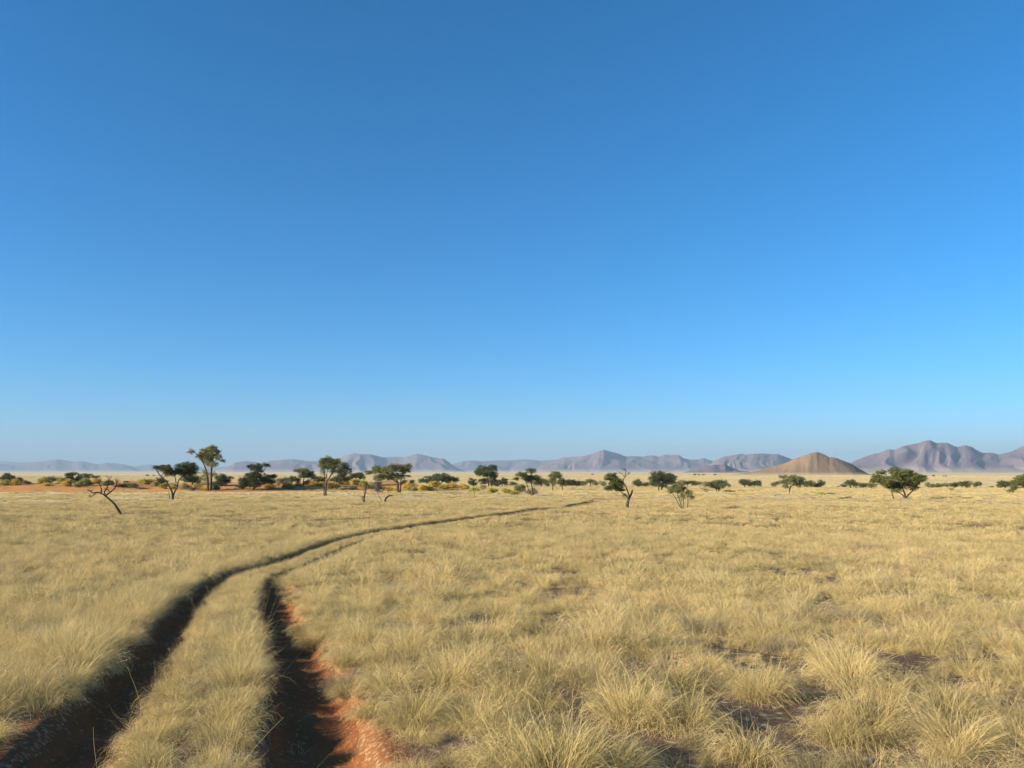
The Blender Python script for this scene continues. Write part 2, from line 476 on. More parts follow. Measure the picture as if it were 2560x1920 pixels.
ridge('mountain_range', 'faint blue mountains at the very back, left of the tall twin-stemmed tree',
      [(-500, 1160), (-300, 1152), (-100, 1157), (16, 1152), (60, 1156), (130, 1152), (235, 1160), (300, 1164), (340, 1165), (376, 1160), (410, 1166), (470, 1168), (549, 1167), (620, 1164), (700, 1168), (760, 1176)],
      31000, 2600, 1178, M['range'], 21, 'mountains')
ridge('mountain_range', 'low blue mountains on the horizon behind the leaning dead tree',
      [(-420, 1172), (-300, 1158), (-150, 1148), (-60, 1156), (0, 1157), (36, 1164), (70, 1162), (87, 1158), (108, 1155), (130, 1149), (150, 1148), (174, 1151), (190, 1154), (213, 1152), (235, 1158), (253, 1161), (271, 1157), (293, 1158), (316, 1161), (334, 1166), (352, 1174), (372, 1178)],
      25000, 1700, 1178, M['range'], 31, 'mountains')
ridge('mountain_range', 'grey-blue mountain range behind the trees left of centre',
      [(545, 1178), (567, 1169), (590, 1156), (612, 1152), (639, 1154), (661, 1157), (675, 1151), (697, 1150), (712, 1148), (735, 1147), (772, 1152), (799, 1152), (827, 1150), (854, 1143), (872, 1136), (888, 1133), (912, 1136), (926, 1135), (953, 1141), (968, 1142), (995, 1140), (1011, 1142), (1031, 1137), (1044, 1134), (1056, 1136), (1083, 1143), (1111, 1147), (1122, 1154), (1131, 1161), (1144, 1169), (1165, 1178)],
      17000, 1500, 1180, M['range'], 41, 'mountains', nu=320)
ridge('mountain_range', 'pale low mountains behind the trees at the centre of the horizon',
      [(1100, 1170), (1137, 1158), (1158, 1152), (1180, 1150), (1204, 1152), (1231, 1151), (1258, 1150), (1285, 1150), (1303, 1148), (1330, 1148), (1348, 1151), (1366, 1150), (1393, 1148), (1430, 1150), (1500, 1155), (1560, 1170), (1600, 1178)],
      21000, 1700, 1179, M['range'], 51, 'mountains')
ridge('mountain_range', 'grey-blue range with a rounded summit right of centre',
      [(1330, 1178), (1360, 1160), (1393, 1147), (1412, 1142), (1448, 1141), (1463, 1139), (1481, 1134), (1496, 1128), (1508, 1124), (1527, 1129), (1545, 1133), (1563, 1140), (1590, 1139), (1603, 1141), (1631, 1137), (1644, 1140), (1660, 1136), (1697, 1137), (1707, 1145), (1725, 1149), (1744, 1147), (1758, 1144), (1772, 1149), (1783, 1152), (1830, 1160), (1880, 1178)],
      15500, 1500, 1180, M['range'], 61, 'mountains', nu=320)
ridge('mountain_range', 'purple rocky ridge just left of the brown hill',
      [(1740, 1180), (1765, 1166), (1782, 1152), (1795, 1146), (1810, 1141), (1830, 1137), (1850, 1134), (1867, 1136), (1891, 1134), (1904, 1133), (1924, 1135), (1942, 1134), (1958, 1140), (1972, 1145), (2010, 1156), (2060, 1168), (2110, 1180)],
      12500, 1000, 1181, M['range'], 71, 'mountains')
ridge('hill', 'small grey knoll at the foot of the purple ridge',
      [(1690, 1186), (1707, 1180), (1735, 1172), (1752, 1167), (1780, 1161), (1797, 1161), (1810, 1159), (1822, 1166), (1844, 1175), (1880, 1180), (1920, 1185)],
      7000, 420, 1184, M['mountain'], 81, 'hill', nu=160)
ridge('mountain_range', 'big purple-grey mountain on the right with gullied slopes',
      [(2040, 1184), (2085, 1168), (2121, 1157), (2156, 1142), (2179, 1134), (2196, 1131), (2221, 1122), (2233, 1124), (2258, 1113), (2279, 1109), (2296, 1106), (2310, 1101), (2325, 1100), (2341, 1106), (2366, 1106), (2391, 1117), (2410, 1111), (2424, 1115), (2452, 1130), (2474, 1130), (2493, 1134), (2516, 1129), (2541, 1120), (2560, 1109), (2640, 1085), (2720, 1096), (2820, 1130), (2950, 1180)],
      9500, 1300, 1184, M['mountain'], 91, 'mountain', nu=420)
ridge('hill', 'brown cone-shaped hill standing alone on the plain',
      [(1780, 1190), (1822, 1184), (1877, 1178), (1909, 1170), (1931, 1164), (1958, 1156), (1981, 1146), (2003, 1138), (2021, 1132), (2039, 1127), (2054, 1132), (2070, 1141), (2084, 1142), (2097, 1147), (2117, 1154), (2130, 1160), (2142, 1169), (2154, 1176), (2167, 1183), (2190, 1190)],
      3100, 190, 1187, M['hill'], 101, 'hill', spur=0.07, nu=260, rough=0.04)

# ------------------------------------------------------------------ trees
def tube(path, r0, r1, n=7, seed=0):
    path = np.asarray(path, float); m = len(path)
    tg = np.gradient(path, axis=0); tg /= np.maximum(np.linalg.norm(tg, axis=1), 1e-9)[:, None]
    ref = np.array([0.31, 0.93, 0.2]); a = np.cross(tg, ref); a /= np.maximum(np.linalg.norm(a, axis=1), 1e-9)[:, None]
    b = np.cross(tg, a)
    rr = np.linspace(0, 1, m) ** 0.8 * (r1 - r0) + r0
    th = np.linspace(0, 2 * np.pi, n, endpoint=False)
    V = path[:, None, :] + rr[:, None, None] * (np.cos(th)[None, :, None] * a[:, None, :] + np.sin(th)[None, :, None] * b[:, None, :])
    i, j = np.meshgrid(np.arange(m - 1), np.arange(n), indexing='ij')
    Q = np.stack([i * n + j, i * n + (j + 1) % n, (i + 1) * n + (j + 1) % n, (i + 1) * n + j], -1).reshape(-1, 4)
    return V.reshape(-1, 3), Q
def curve(pts, n=10, wob=0.0, rs=None):
    pts = np.asarray(pts, float)
    d = np.r_[0, np.cumsum(np.linalg.norm(np.diff(pts, axis=0), axis=1))]
    if len(pts) == 2:
        mid = (pts[0] + pts[1]) / 2
        mid = mid + (rs.normal(size=3) * wob * d[-1] if rs is not None else 0)
        pts = np.array([pts[0], mid, pts[1]]); d = np.r_[0, np.cumsum(np.linalg.norm(np.diff(pts, axis=0), axis=1))]
    # Catmull-Rom through the points
    s = np.linspace(0, len(pts) - 1, n); out = []
    for q in s:
        i = min(int(q), len(pts) - 2); f = q - i
        p0 = pts[max(i - 1, 0)]; p1 = pts[i]; p2 = pts[i + 1]; p3 = pts[min(i + 2, len(pts) - 1)]
        out.append(0.5 * (2 * p1 + (p2 - p0) * f + (2 * p0 - 5 * p1 + 4 * p2 - p3) * f * f + (3 * p1 - p0 - 3 * p2 + p3) * f ** 3))
    out = np.array(out)
    if wob and rs is not None: out[1:-1] += rs.normal(size=(len(out) - 2, 3)) * wob * 0.12 * d[-1]
    return out
class Geo:
    def __init__(s): s.v = []; s.q = []; s.n = 0
    def add(s, V, Q): s.v.append(V); s.q.append(Q + s.n); s.n += len(V)
    def mesh(s, name, attrs=None, sm=True): return mesh_np(name, np.vstack(s.v), np.vstack(s.q), None, attrs, sm)

def foliage(blobs3, leaf, rs, dens=1.0, flat=0.55):
    """blobs3: (centre, rx, ry(depth), rz, density) -> quads of small leaf sprays in uneven clumps"""
    Vs = []; Ts = []
    for c, rx, ry, rz, dn in blobs3:
        area = math.pi * rx * rz
        nc = max(6, int(area / (leaf * leaf * 5.5)))
        u = rs.normal(size=(nc, 3)); u /= np.linalg.norm(u, axis=1)[:, None]
        u *= (rs.random(nc) ** 0.42)[:, None]
        cc = c + u * np.array([rx, ry, rz]) * 1.0
        per = max(8, int(56 * dn * dens))
        sig = leaf * 1.7
        p = cc[:, None, :] + rs.normal(size=(nc, per, 3)) * np.array([sig, sig, sig * flat])
        tone = np.clip(rs.normal(0.5, 0.22, (nc, 1)) + rs.normal(0, 0.2, (nc, per)), 0, 1)
        p = p.reshape(-1, 3); tone = tone.ravel()
        n = len(p)
        a = rs.normal(size=(n, 3)); a /= np.linalg.norm(a, axis=1)[:, None]
        b = rs.normal(size=(n, 3)); b -= (a * b).sum(1)[:, None] * a; b /= np.linalg.norm(b, axis=1)[:, None]
        s = leaf * rs.uniform(0.45, 0.95, n)[:, None]
        Vs.append(np.stack([p - a * s, p - b * s * 0.5, p + a * s, p + b * s * 0.5], 1).reshape(-1, 3))
        Ts.append(np.repeat(tone, 4))
    V = np.vstack(Vs); Q = np.arange(len(V)).reshape(-1, 4)
    return V, Q, np.concatenate(Ts)

def plant(name, label, cat, base, blobs, stems=None, leaf='leaf_dark', bark='bark', group=None, seed=0, dens=1.0, tr=2.6,
          dead=None, limb=None, Yfix=None, sparse=None, leafpx=1.5):
    """base, blobs and stems are pixels of the photograph; the distance comes from where the base meets the ground"""
    rs = np.random.default_rng(1000 + seed)
    g = on_ground(*base)
    Y = g[1] if Yfix is None else Yfix
    q = g
    if Yfix is not None:
        q = at_depth(base[0], base[1], Y); g = np.array([q[0], Y, float(land_z(q[0], Y))])
    k = Y / F
    root = empty(name, g)
    to = lambda px, py, dy=0.0: at_depth(px, py, Y) + np.array([0, dy, 0]) - q
    allx = [b[0] for b in blobs] or [base[0]]
    width = (max(allx) - min(allx) + 10) * k
    b3 = []
    for b in blobs:
        dn = b[4] if len(b) > 4 else 1.0
        dy = rs.uniform(-0.3, 0.3) * width
        b3.append((to(b[0], b[1], dy), b[2] * 1.1 * k, (b[2] * 0.8 + b[3] * 0.4) * k, b[3] * 1.1 * k, dn))
    wood = Geo()
    nodes = []
    if stems is None and blobs:
        cx = sum(b[0] * b[2] for b in blobs) / sum(b[2] for b in blobs); low = max(b[1] + b[3] for b in blobs)
        cy = sum(b[1] * b[2] for b in blobs) / sum(b[2] for b in blobs)
        top = (base[0] * 0.6 + cx * 0.4, min(base[1] - 1, max(cy, low * 0.6 + cy * 0.4)))
        stems = [[base, ((base[0] + top[0]) / 2 + rs.uniform(-1, 1), (base[1] + top[1]) / 2), top]]
    for st in (stems or []):
        r0 = tr; pp = st
        if isinstance(st[0], (int, float)): r0 = st[0]; pp = st[1:]
        path = curve([to(x, y) for x, y in pp], max(8, 4 * len(pp)), 0.0)
        path[:, 1] += np.linspace(0, rs.uniform(-0.12, 0.12) * width, len(path))
        path[0, 2] -= 0.3
        V, Q = tube(path, 0.82 * r0 * k, max(0.3, r0 * 0.34) * k, 8); wood.add(V, Q)
        nodes += [p for p in path[2:]]
    if blobs and nodes:
        nd = np.array(nodes)
        for c, rx, ry, rz, dn in b3:
            d = np.linalg.norm(nd - c, axis=1) + 1.2 * np.maximum(0, nd[:, 2] - c[2] + rz * 0.3)
            a = nd[int(np.argmin(d))]
            path = curve([a, (a + c) / 2 + np.array([0, 0, 0.12 * np.linalg.norm(c - a)]), c], 8, 0.15, rs)
            rb = max(0.5, tr * 0.42) * k
            V, Q = tube(path, rb, rb * 0.4, 6); wood.add(V, Q)
            for _ in range(5):
                u = rs.normal(size=3); u /= np.linalg.norm(u); u[2] = abs(u[2]) * 0.8
                e = c + u * np.array([rx, ry, rz]) * 0.85
                V, Q = tube(curve([path[rs.integers(3, 8)], e], 6, 0.12, rs), rb * 0.45, rb * 0.15, 5); wood.add(V, Q)
    if wood.v:
        obj('trunk' if 'tree' in name else 'stem', wood.mesh('trunk'), M[bark], root)
    for r0, *pp in (limb or []):                   # limbs one can tell apart in the photograph
        path = curve([to(x, y) for x, y in pp], 4 * len(pp), 0.05, rs)
        path[:, 1] += np.linspace(0, rs.uniform(-0.15, 0.15) * len(pp) * 8 * k, len(path))
        gg = Geo(); V, Q = tube(path, r0 * k, max(0.22, r0 * 0.35) * k, 7); gg.add(V, Q)
        for _ in range(10 if len(pp) > 2 else 3):   # twigs
            a = path[rs.integers(len(path) // 2, len(path))]; L = rs.uniform(5, 11) * k
            e = a + np.array([rs.uniform(-1, 1), rs.uniform(-1, 1), rs.uniform(0.1, 1)]) * L
            V, Q = tube(curve([a, e], 5, 0.1, rs), max(0.3, r0 * 0.3) * k, 0.14 * k, 5); gg.add(V, Q)
        obj('branch', gg.mesh('branch'), M[bark], root)
    if blobs:
        V, Q, tone = foliage(b3, leafpx * k, rs, dens)
        # keep foliage above the ground
        floor = -0.02
        V[:, 2] = np.maximum(V[:, 2], floor)
        me = mesh_np('crown', V, Q, None, {'tone': (tone.astype(np.float32), 'FLOAT')})
        obj('crown' if 'tree' in name else 'foliage', me, M[leaf], root)
    tag(root, label, cat, group)
    return root

SEED = [0]
def tree(label, base, blobs, **k):
    SEED[0] += 1
    return plant('acacia_tree', label, 'tree', base, blobs, seed=SEED[0], group=k.pop('group', 'acacia trees on the plain'), **k)
def bush(label, base, blobs, leaf='leaf_yellow', group='bushes on the red dune', **k):
    SEED[0] += 1
    return plant(k.pop('name', 'bush'), label, 'bush', base, blobs, leaf=leaf, seed=SEED[0], group=group, tr=k.pop('tr', 1.0), **k)

# --- leaning dead tree
plant('dead_tree', 'leaning bare dead tree with dark crooked limbs, far left', 'dead tree', (305, 1289), [],
      stems=[[4.2, (305, 1289), (297, 1277), (286, 1260), (273, 1248), (262, 1239), (252, 1232)]], bark='bark_dead', seed=901,
      limb=[(2.4, (266, 1241), (268, 1236), (277, 1230), (287, 1221), (293, 1212), (297, 1202)), (1.3, (287, 1221), (290, 1211), (288, 1197)),
            (1.4, (277, 1230), (270, 1226), (267, 1222)),
            (2.2, (264, 1239), (260, 1231), (265, 1222), (268, 1213)), (2.2, (254, 1233), (242, 1231), (231, 1232), (221, 1224)),
            (1.6, (242, 1231), (234, 1238), (225, 1241)), (1.8, (253, 1232), (254, 1222), (252, 1214), (247, 1207)),
            (0.9, (268, 1214), (271, 1202), (268, 1190)), (0.8, (270, 1204), (277, 1193))])

# --- far left, behind the dune
tree('dark rounded acacia at the far left edge, behind the dune', (20, 1207), [(12, 1195, 11, 8), (26, 1193, 12, 9), (34, 1199, 7, 6)])
tree('small dark acacia beside the leftmost rounded tree, behind yellow bushes', (47, 1206), [(47, 1197, 6, 4), (55, 1202, 5, 4)])
tree('small flat dark acacia between yellow bushes left of the umbrella pair', (130, 1206), [(130, 1195, 8, 4), (141, 1199, 6, 4), (121, 1199, 5, 3)])
tree('umbrella acacia, taller of the pair behind the dune left of the dead tree', (186, 1208), [(186, 1186, 13, 5), (176, 1188, 9, 4), (166, 1198, 18, 7), (192, 1199, 12, 7)])
tree('umbrella acacia, right one of the pair behind the dune by the dead tree', (212, 1208), [(220, 1189, 15, 6), (235, 1193, 8, 4), (203, 1198, 10, 6)])
# --- forked umbrella tree
tree('forked umbrella acacia with a wide flat crown, left of the tallest tree', (431, 1249),
     [(392, 1168, 8, 4), (402, 1168, 12, 6), (418, 1170, 14, 9), (431, 1181, 17, 9), (449, 1172, 14, 9), (462, 1167, 18, 9), (478, 1160, 16, 5), (486, 1168, 13, 6), (470, 1184, 16, 8), (486, 1181, 8, 4), (418, 1182, 10, 6, .7), (444, 1179, 13, 8), (430, 1172, 11, 7), (456, 1181, 12, 7), (472, 1172, 12, 8)],
     stems=[[3.2, (431, 1249), (432, 1238), (430, 1226), (422, 1210), (411, 1196), (402, 1185), (396, 1175)],
            [2.8, (432, 1246), (435, 1234), (443, 1218), (446, 1205), (452, 1195), (463, 1187)],
            [1.8, (445, 1208), (438, 1204), (436, 1194), (428, 1187)], [1.4, (424, 1248), (423, 1238), (421, 1228)]], tr=2.6)
# --- tallest tree
tree('tallest tree, twin stemmed with high open grey-green crown', (524, 1227),
     [(486, 1129, 9, 5), (503, 1131, 14, 9), (520, 1127, 14, 10), (538, 1119, 10, 5), (531, 1134, 14, 11), (507, 1146, 15, 11, .8), (523, 1153, 12, 13, .8), (551, 1143, 9, 6), (559, 1152, 6, 3), (542, 1160, 9, 8, .8), (494, 1140, 9, 6, .8),
      (513, 1182, 13, 9, .35), (506, 1197, 11, 13, .4), (534, 1185, 8, 8, .35), (516, 1210, 9, 8, .3), (548, 1212, 9, 6, .4)],
     stems=[[3.4, (520, 1227), (519, 1206), (518, 1188), (513, 1170), (505, 1153), (496, 1140)],
            [4.0, (526, 1227), (528, 1206), (529, 1188), (530, 1165), (533, 1149), (541, 1136), (550, 1127)],
            [1.6, (541, 1136), (549, 1130), (553, 1124)]], tr=2.4, leaf='leaf_olive')
tree('low dark acacia behind the forked umbrella acacia, at its right', (480, 1211), [(470, 1196, 14, 10), (484, 1196, 14, 9), (492, 1203, 9, 7)])
tree('low dark acacia behind the forked umbrella acacia, at its left', (405, 1211), [(404, 1201, 10, 8), (412, 1205, 7, 6)])
tree('dark acacia with one side branch, right behind the tallest tree', (548, 1215), [(556, 1192, 13, 7), (548, 1203, 14, 10), (559, 1204, 10, 8), (573, 1195, 5, 2.5), (540, 1209, 10, 6)])
tree('dense dark cone-shaped acacia with a tuft sticking out at its top right', (632, 1225),
     [(669, 1162, 8, 5), (630, 1167, 12, 5), (648, 1168, 13, 8), (646, 1181, 15, 9), (636, 1192, 24, 9), (616, 1203, 17, 10), (640, 1207, 26, 12), (660, 1197, 14, 12), (678, 1190, 8, 5), (676, 1203, 12, 8), (612, 1213, 12, 8)],
     stems=[[3.2, (634, 1225), (638, 1210), (645, 1190), (650, 1175)], [1.4, (650, 1185), (661, 1174), (668, 1165)]], leaf='leaf_dark', dens=1.15)
tree('thin grey sapling with bare twigs right of the cone-shaped acacia', (696, 1227), [(699, 1201, 8, 7, .7), (707, 1200, 7, 6, .7), (697, 1210, 6, 5, .4)],
     stems=[[1.2, (696, 1227), (697, 1215), (700, 1203), (703, 1190)]], leaf='leaf_grey')
tree('small flat dark acacia right of the thin grey sapling', (728, 1213), [(722, 1200, 12, 6), (735, 1196, 12, 6), (742, 1202, 8, 5)])
tree('grey-green spreading acacia left of the two-trunked leaning acacia', (758, 1216), [(742, 1176, 9, 3), (757, 1178, 14, 7), (766, 1184, 14, 9), (778, 1192, 13, 8), (755, 1189, 9, 6)], leaf='leaf_olive')
bush('dark round bush under the grey-green spreading acacia', (770, 1213), [(769, 1206, 12, 6)], leaf='leaf_dark')
tree('low dark acacia behind the trunks of the two-trunked acacia', (800, 1209), [(797, 1199, 12, 7), (808, 1200, 8, 6)])
tree('tall acacia with two close trunks and a lopsided green crown', (814, 1240),
     [(814, 1146, 12, 5), (806, 1156, 9, 9), (822, 1155, 16, 10), (838, 1155, 12, 9), (816, 1167, 15, 7), (834, 1167, 10, 8, .8), (832, 1180, 9, 7, .4), (808, 1182, 8, 8, .3)],
     stems=[[2.0, (810, 1239), (810, 1222), (810, 1206), (812, 1185), (806, 1170)], [3.2, (814, 1240), (815, 1220), (816, 1206), (823, 1196), (830, 1184), (837, 1174), (842, 1163)],
            [1.6, (818, 1204), (817, 1188), (820, 1172)]], leaf='leaf_green', tr=2.4)
tree('dark rounded acacia tucked behind the right side of the two-trunked acacia', (849, 1214), [(858, 1166, 14, 9), (866, 1177, 13, 8), (849, 1180, 11, 9), (856, 1188, 11, 5)],
     stems=[[2.6, (849, 1214), (848, 1203), (851, 1190), (856, 1178)]])
tree('wide low acacia behind the yellow bushes at the two-trunked acacia', (856, 1210), [(848, 1197, 12, 8), (866, 1198, 14, 7), (836, 1199, 10, 7)])
tree('flat dark acacia with drooping right side, left of the broad acacia', (890, 1207), [(884, 1189, 12, 6), (896, 1187, 12, 6), (907, 1193, 8, 5), (876, 1193, 7, 5)])
# --- broad tree
tree('broad acacia with a stout dark trunk, wide crown reaching left', (996, 1233),
     [(942, 1170, 12, 5), (927, 1181, 11, 5), (950, 1179, 20, 9), (974, 1175, 19, 9), (994, 1167, 19, 8), (1014, 1166, 11, 7), (1008, 1177, 14, 8), (966, 1192, 22, 9), (992, 1191, 20, 8), (945, 1194, 12, 7), (1020, 1190, 5, 2, .5)],
     stems=[[4.4, (997, 1233), (995, 1220), (995, 1207), (990, 1195), (984, 1184)], [2.4, (1000, 1233), (1002, 1218), (1002, 1204), (1006, 1190)],
            [2.0, (994, 1206), (982, 1200), (968, 1192), (950, 1182)]], leaf='leaf_olive', tr=2.6, dens=1.15)
plant('shrub', 'slanting leafy sapling in front of the broad acacia', 'shrub', (958, 1254), [(946, 1208, 11, 12, .6), (940, 1218, 10, 11, .6), (951, 1222, 8, 9, .5)],
      stems=[[1.1, (958, 1254), (948, 1242), (943, 1228), (944, 1212)]], leaf='leaf_grey', seed=911)
plant('dead_tree_stump', 'curved black dead stump lying over beside the slanting sapling', 'stump', (962, 1255), [],
      stems=[[3.6, (962, 1255), (965, 1246), (972, 1240), (982, 1238)]], bark='bark_dead', seed=912,
      limb=[(0.7, (971, 1241), (970, 1230), (968, 1222)), (0.7, (974, 1240), (976, 1229), (973, 1222))])
plant('dead_tree_stump', 'upright dead trunk with a thin snapped top, left of the slanting sapling', 'stump', (911, 1258), [],
      stems=[[3.0, (911, 1258), (910, 1245), (913, 1232), (915, 1218), (917, 1203)]], bark='bark_dead', seed=913,
      limb=[(1.0, (909, 1256), (906, 1250), (906, 1245)), (0.8, (912, 1236), (909, 1230), (910, 1224))])
bush('dark low bush at the right foot of the broad acacia', (1020, 1213), [(1014, 1206, 10, 6), (1025, 1206, 10, 6)], leaf='leaf_dark')
tree('low dark dome-shaped acacia between the broad acacia and the centre', (1100, 1212),
     [(1102, 1193, 22, 10), (1120, 1200, 14, 9), (1085, 1198, 16, 9), (1068, 1200, 13, 8), (1138, 1199, 8, 5), (1058, 1203, 8, 5)], dens=1.2)
tree('small lone acacia just right of the dome-shaped acacia', (1183, 1216), [(1182, 1203, 10, 7), (1183, 1209, 8, 5)], dens=1.1)
tree('dense dark green upright acacia at centre left, crown in two storeys', (1224, 1217),
     [(1207, 1174, 16, 9), (1230, 1172, 14, 9), (1196, 1182, 12, 7), (1220, 1184, 22, 8), (1232, 1192, 12, 8), (1210, 1203, 13, 8), (1232, 1203, 9, 8)],
     stems=[[2.4, (1222, 1217), (1221, 1205), (1217, 1190), (1212, 1178)], [2.2, (1229, 1217), (1228, 1203), (1231, 1185)]], dens=1.2)
tree('low dark acacia right behind the two-storey acacia', (1244, 1216), [(1243, 1207, 11, 6), (1236, 1210, 6, 4)])
tree('small acacia with visible trunk right of the two-storey acacia', (1256, 1217), [(1258, 1200, 9, 5), (1264, 1206, 8, 6), (1252, 1206, 7, 5)])
for i, (x, w_) in enumerate(((1276, 5), (1285, 4.5))):
    bush(('tiny round bush left of' if i == 0 else 'tiny round bush touching') + ' the mid-plain acacia with a skirt of low growth', (x, 1214), [(x, 1209, w_, 4.5)], leaf='leaf_dark', group='small bushes on the plain')
tree('acacia with spread tiers and a skirt of low growth, left of the track end', (1332, 1240),
     [(1328, 1177, 14, 6), (1304, 1186, 14, 7), (1290, 1197, 7, 5), (1317, 1194, 17, 8), (1336, 1195, 15, 8), (1326, 1203, 10, 6, .7), (1344, 1200, 8, 5)],
     stems=[[3.0, (1333, 1240), (1331, 1226), (1329, 1212), (1327, 1200)], [1.8, (1330, 1238), (1322, 1226), (1318, 1212), (1312, 1200)], [1.4, (1334, 1238), (1336, 1225), (1334, 1212)]], leaf='leaf_green')
bush('green bushy growth at the left foot of the spread-tier acacia', (1299, 1235), [(1298, 1222, 14, 10), (1306, 1219, 9, 8)], leaf='leaf_olive', group='bushes in the grassland', tr=1.2)
bush('grey twiggy growth under the spread-tier acacia', (1326, 1239), [(1325, 1229, 11, 8, .5), (1338, 1230, 8, 7, .5)], leaf='leaf_grey', group='bushes in the grassland')
tree('dark low acacia behind the right side of the spread-tier acacia', (1352, 1217), [(1345, 1205, 12, 7), (1360, 1205, 11, 7), (1368, 1212, 5, 3)])
tree('slender upright acacia with two stacked crowns', (1382, 1228), [(1392, 1184, 12, 7), (1382, 1191, 8, 7), (1397, 1190, 6, 5), (1382, 1204, 10, 9)],
     stems=[[2.0, (1382, 1228), (1382, 1215), (1383, 1202), (1388, 1190)]], leaf='leaf_green')
tree('round dark acacia immediately right of the slender stacked acacia', (1406, 1225), [(1405, 1201, 10, 8), (1413, 1206, 9, 7), (1402, 1209, 7, 6)], stems=[[1.6, (1406, 1225), (1406, 1215), (1407, 1205)]])
tree('dark acacia, left one of the merged clump right of the slender acacia', (1425, 1216), [(1423, 1205, 9, 7), (1430, 1208, 8, 6)])
tree('dark acacia, right one of the merged clump right of the slender acacia', (1440, 1216), [(1438, 1206, 9, 7), (1446, 1209, 8, 6)])
bush('small round dark bush right of the merged acacia clump', (1459, 1215), [(1459, 1209, 7, 5.5)], leaf='leaf_dark', group='small bushes on the plain')
tree('small mushroom-shaped acacia left of the broken-trunk tree', (1476, 1217), [(1470, 1203, 7, 5), (1479, 1202, 7, 6)], leaf='leaf_green')
bush('small grey-green bush right of the mushroom-shaped acacia', (1490, 1215), [(1490, 1208, 7, 6)], leaf='leaf_olive', group='small bushes on the plain')
bush('small bush touching the crown of the broken-trunk tree', (1507, 1216), [(1507, 1209, 7, 7)], leaf='leaf_olive', group='small bushes on the plain')
# --- broken trunk tree
tree('half-dead tree with a thick broken trunk and leafy left side', (1568, 1271),
     [(1529, 1189, 11, 7), (1518, 1195, 9, 6), (1536, 1197, 10, 7), (1536, 1206, 11, 9), (1546, 1210, 12, 11), (1522, 1221, 12, 5), (1540, 1220, 14, 7), (1553, 1224, 8, 5), (1562, 1240, 6, 8, .3), (1541, 1203, 12, 10), (1530, 1213, 11, 8)],
     stems=[[5.2, (1567, 1272), (1569, 1260), (1572, 1248), (1578, 1237), (1582, 1226)], [2.2, (1572, 1250), (1566, 1240), (1555, 1232), (1546, 1222)]], leaf='leaf_green', bark='bark', tr=2.2,
     limb=[(2.0, (1573, 1243), (1570, 1230), (1564, 1216), (1557, 1203), (1563, 1190), (1565, 1176)), (0.8, (1561, 1192), (1555, 1185), (1549, 1183)), (0.7, (1564, 1187), (1570, 1187), (1575, 1184)), (0.7, (1565, 1177), (1560, 1174), (1557, 1174))])
tree('small round lollipop acacia right of the broken-trunk tree', (1593, 1218), [(1593, 1206, 10, 7), (1593, 1211, 7, 4)], stems=[[1.2, (1593, 1218), (1593, 1212), (1592, 1206)]])
tree('small low acacia left of the big dense acacia', (1613, 1217), [(1611, 1211, 8, 4.5), (1619, 1212, 5, 4)])
tree('big dense round acacia right of the broken-trunk tree', (1651, 1227),
     [(1648, 1186, 18, 8), (1635, 1195, 13, 9), (1672, 1190, 14, 7), (1684, 1195, 9, 6), (1656, 1200, 22, 10), (1680, 1204, 14, 8), (1632, 1209, 10, 7), (1653, 1213, 15, 6)],
     stems=[[2.2, (1647, 1227), (1646, 1216), (1644, 1204)], [2.2, (1654, 1227), (1656, 1214), (1662, 1200)]], dens=1.1)
tree('airy many-stemmed small tree in front of the big dense acacia', (1704, 1274),
     [(1700, 1209, 9, 8, .8), (1689, 1216, 9, 7, .8), (1678, 1226, 9, 7, .8), (1693, 1226, 11, 7, .7), (1706, 1234, 8, 7, .45), (1723, 1231, 9, 7, .7), (1724, 1242, 8, 7, .7), (1711, 1221, 9, 8, .7), (1697, 1218, 12, 9, .8), (1684, 1221, 9, 8, .8), (1702, 1242, 10, 9, .3)],
     stems=[[1.5, (1703, 1274), (1696, 1258), (1687, 1242), (1681, 1231)], [1.7, (1705, 1274), (1700, 1254), (1694, 1236), (1697, 1218)], [1.3, (1707, 1274), (1708, 1250), (1704, 1234)],
            [1.2, (1712, 1275), (1706, 1268), (1702, 1262)], [1.3, (1717, 1275), (1720, 1256), (1719, 1240), (1723, 1228)]], leaf='leaf_olive', tr=1.4, bark='bark')
tree('small flat acacia just right of the airy many-stemmed tree', (1718, 1216), [(1716, 1207, 8, 5), (1726, 1206, 7, 4)])
tree('pale olive flat acacia, second right of the airy many-stemmed tree', (1740, 1216), [(1736, 1207, 9, 5), (1747, 1208, 7, 4)], leaf='leaf_olive')
plant('dead_tree_stump', 'tiny bare dead stump below the spreading acacia left of the hill', 'stump', (1767, 1232), [], stems=[[1.4, (1767, 1232), (1764, 1227), (1760, 1221)]], bark='bark_dead', seed=915,
      limb=[(0.6, (1763, 1226), (1757, 1223), (1753, 1222)), (0.6, (1767, 1231), (1769, 1227), (1768, 1222))])
tree('wide spreading acacia below the small grey knoll', (1794, 1230), [(1761, 1210, 9, 5), (1779, 1212, 15, 8), (1794, 1206, 13, 6), (1808, 1206, 10, 6), (1814, 1213, 9, 6), (1796, 1216, 12, 6)],
     stems=[[1.8, (1792, 1230), (1790, 1222), (1784, 1213)], [1.6, (1797, 1230), (1799, 1221), (1804, 1210)]], leaf='leaf_olive')
bush('low dark bush at the right foot of the wide spreading acacia', (1822, 1231), [(1818, 1228, 8, 3), (1828, 1229, 10, 2.5)], leaf='leaf_dark', group='bushes in the grassland')
tree('round dark acacia, left of the pair before the brown hill slope', (1862, 1219), [(1860, 1206, 11, 8), (1868, 1207, 8, 7)], dens=1.1)
bush('narrow dark bush between the pair of round acacias before the hill', (1875, 1218), [(1875, 1211, 5, 6)], leaf='leaf_dark', group='small bushes on the plain')
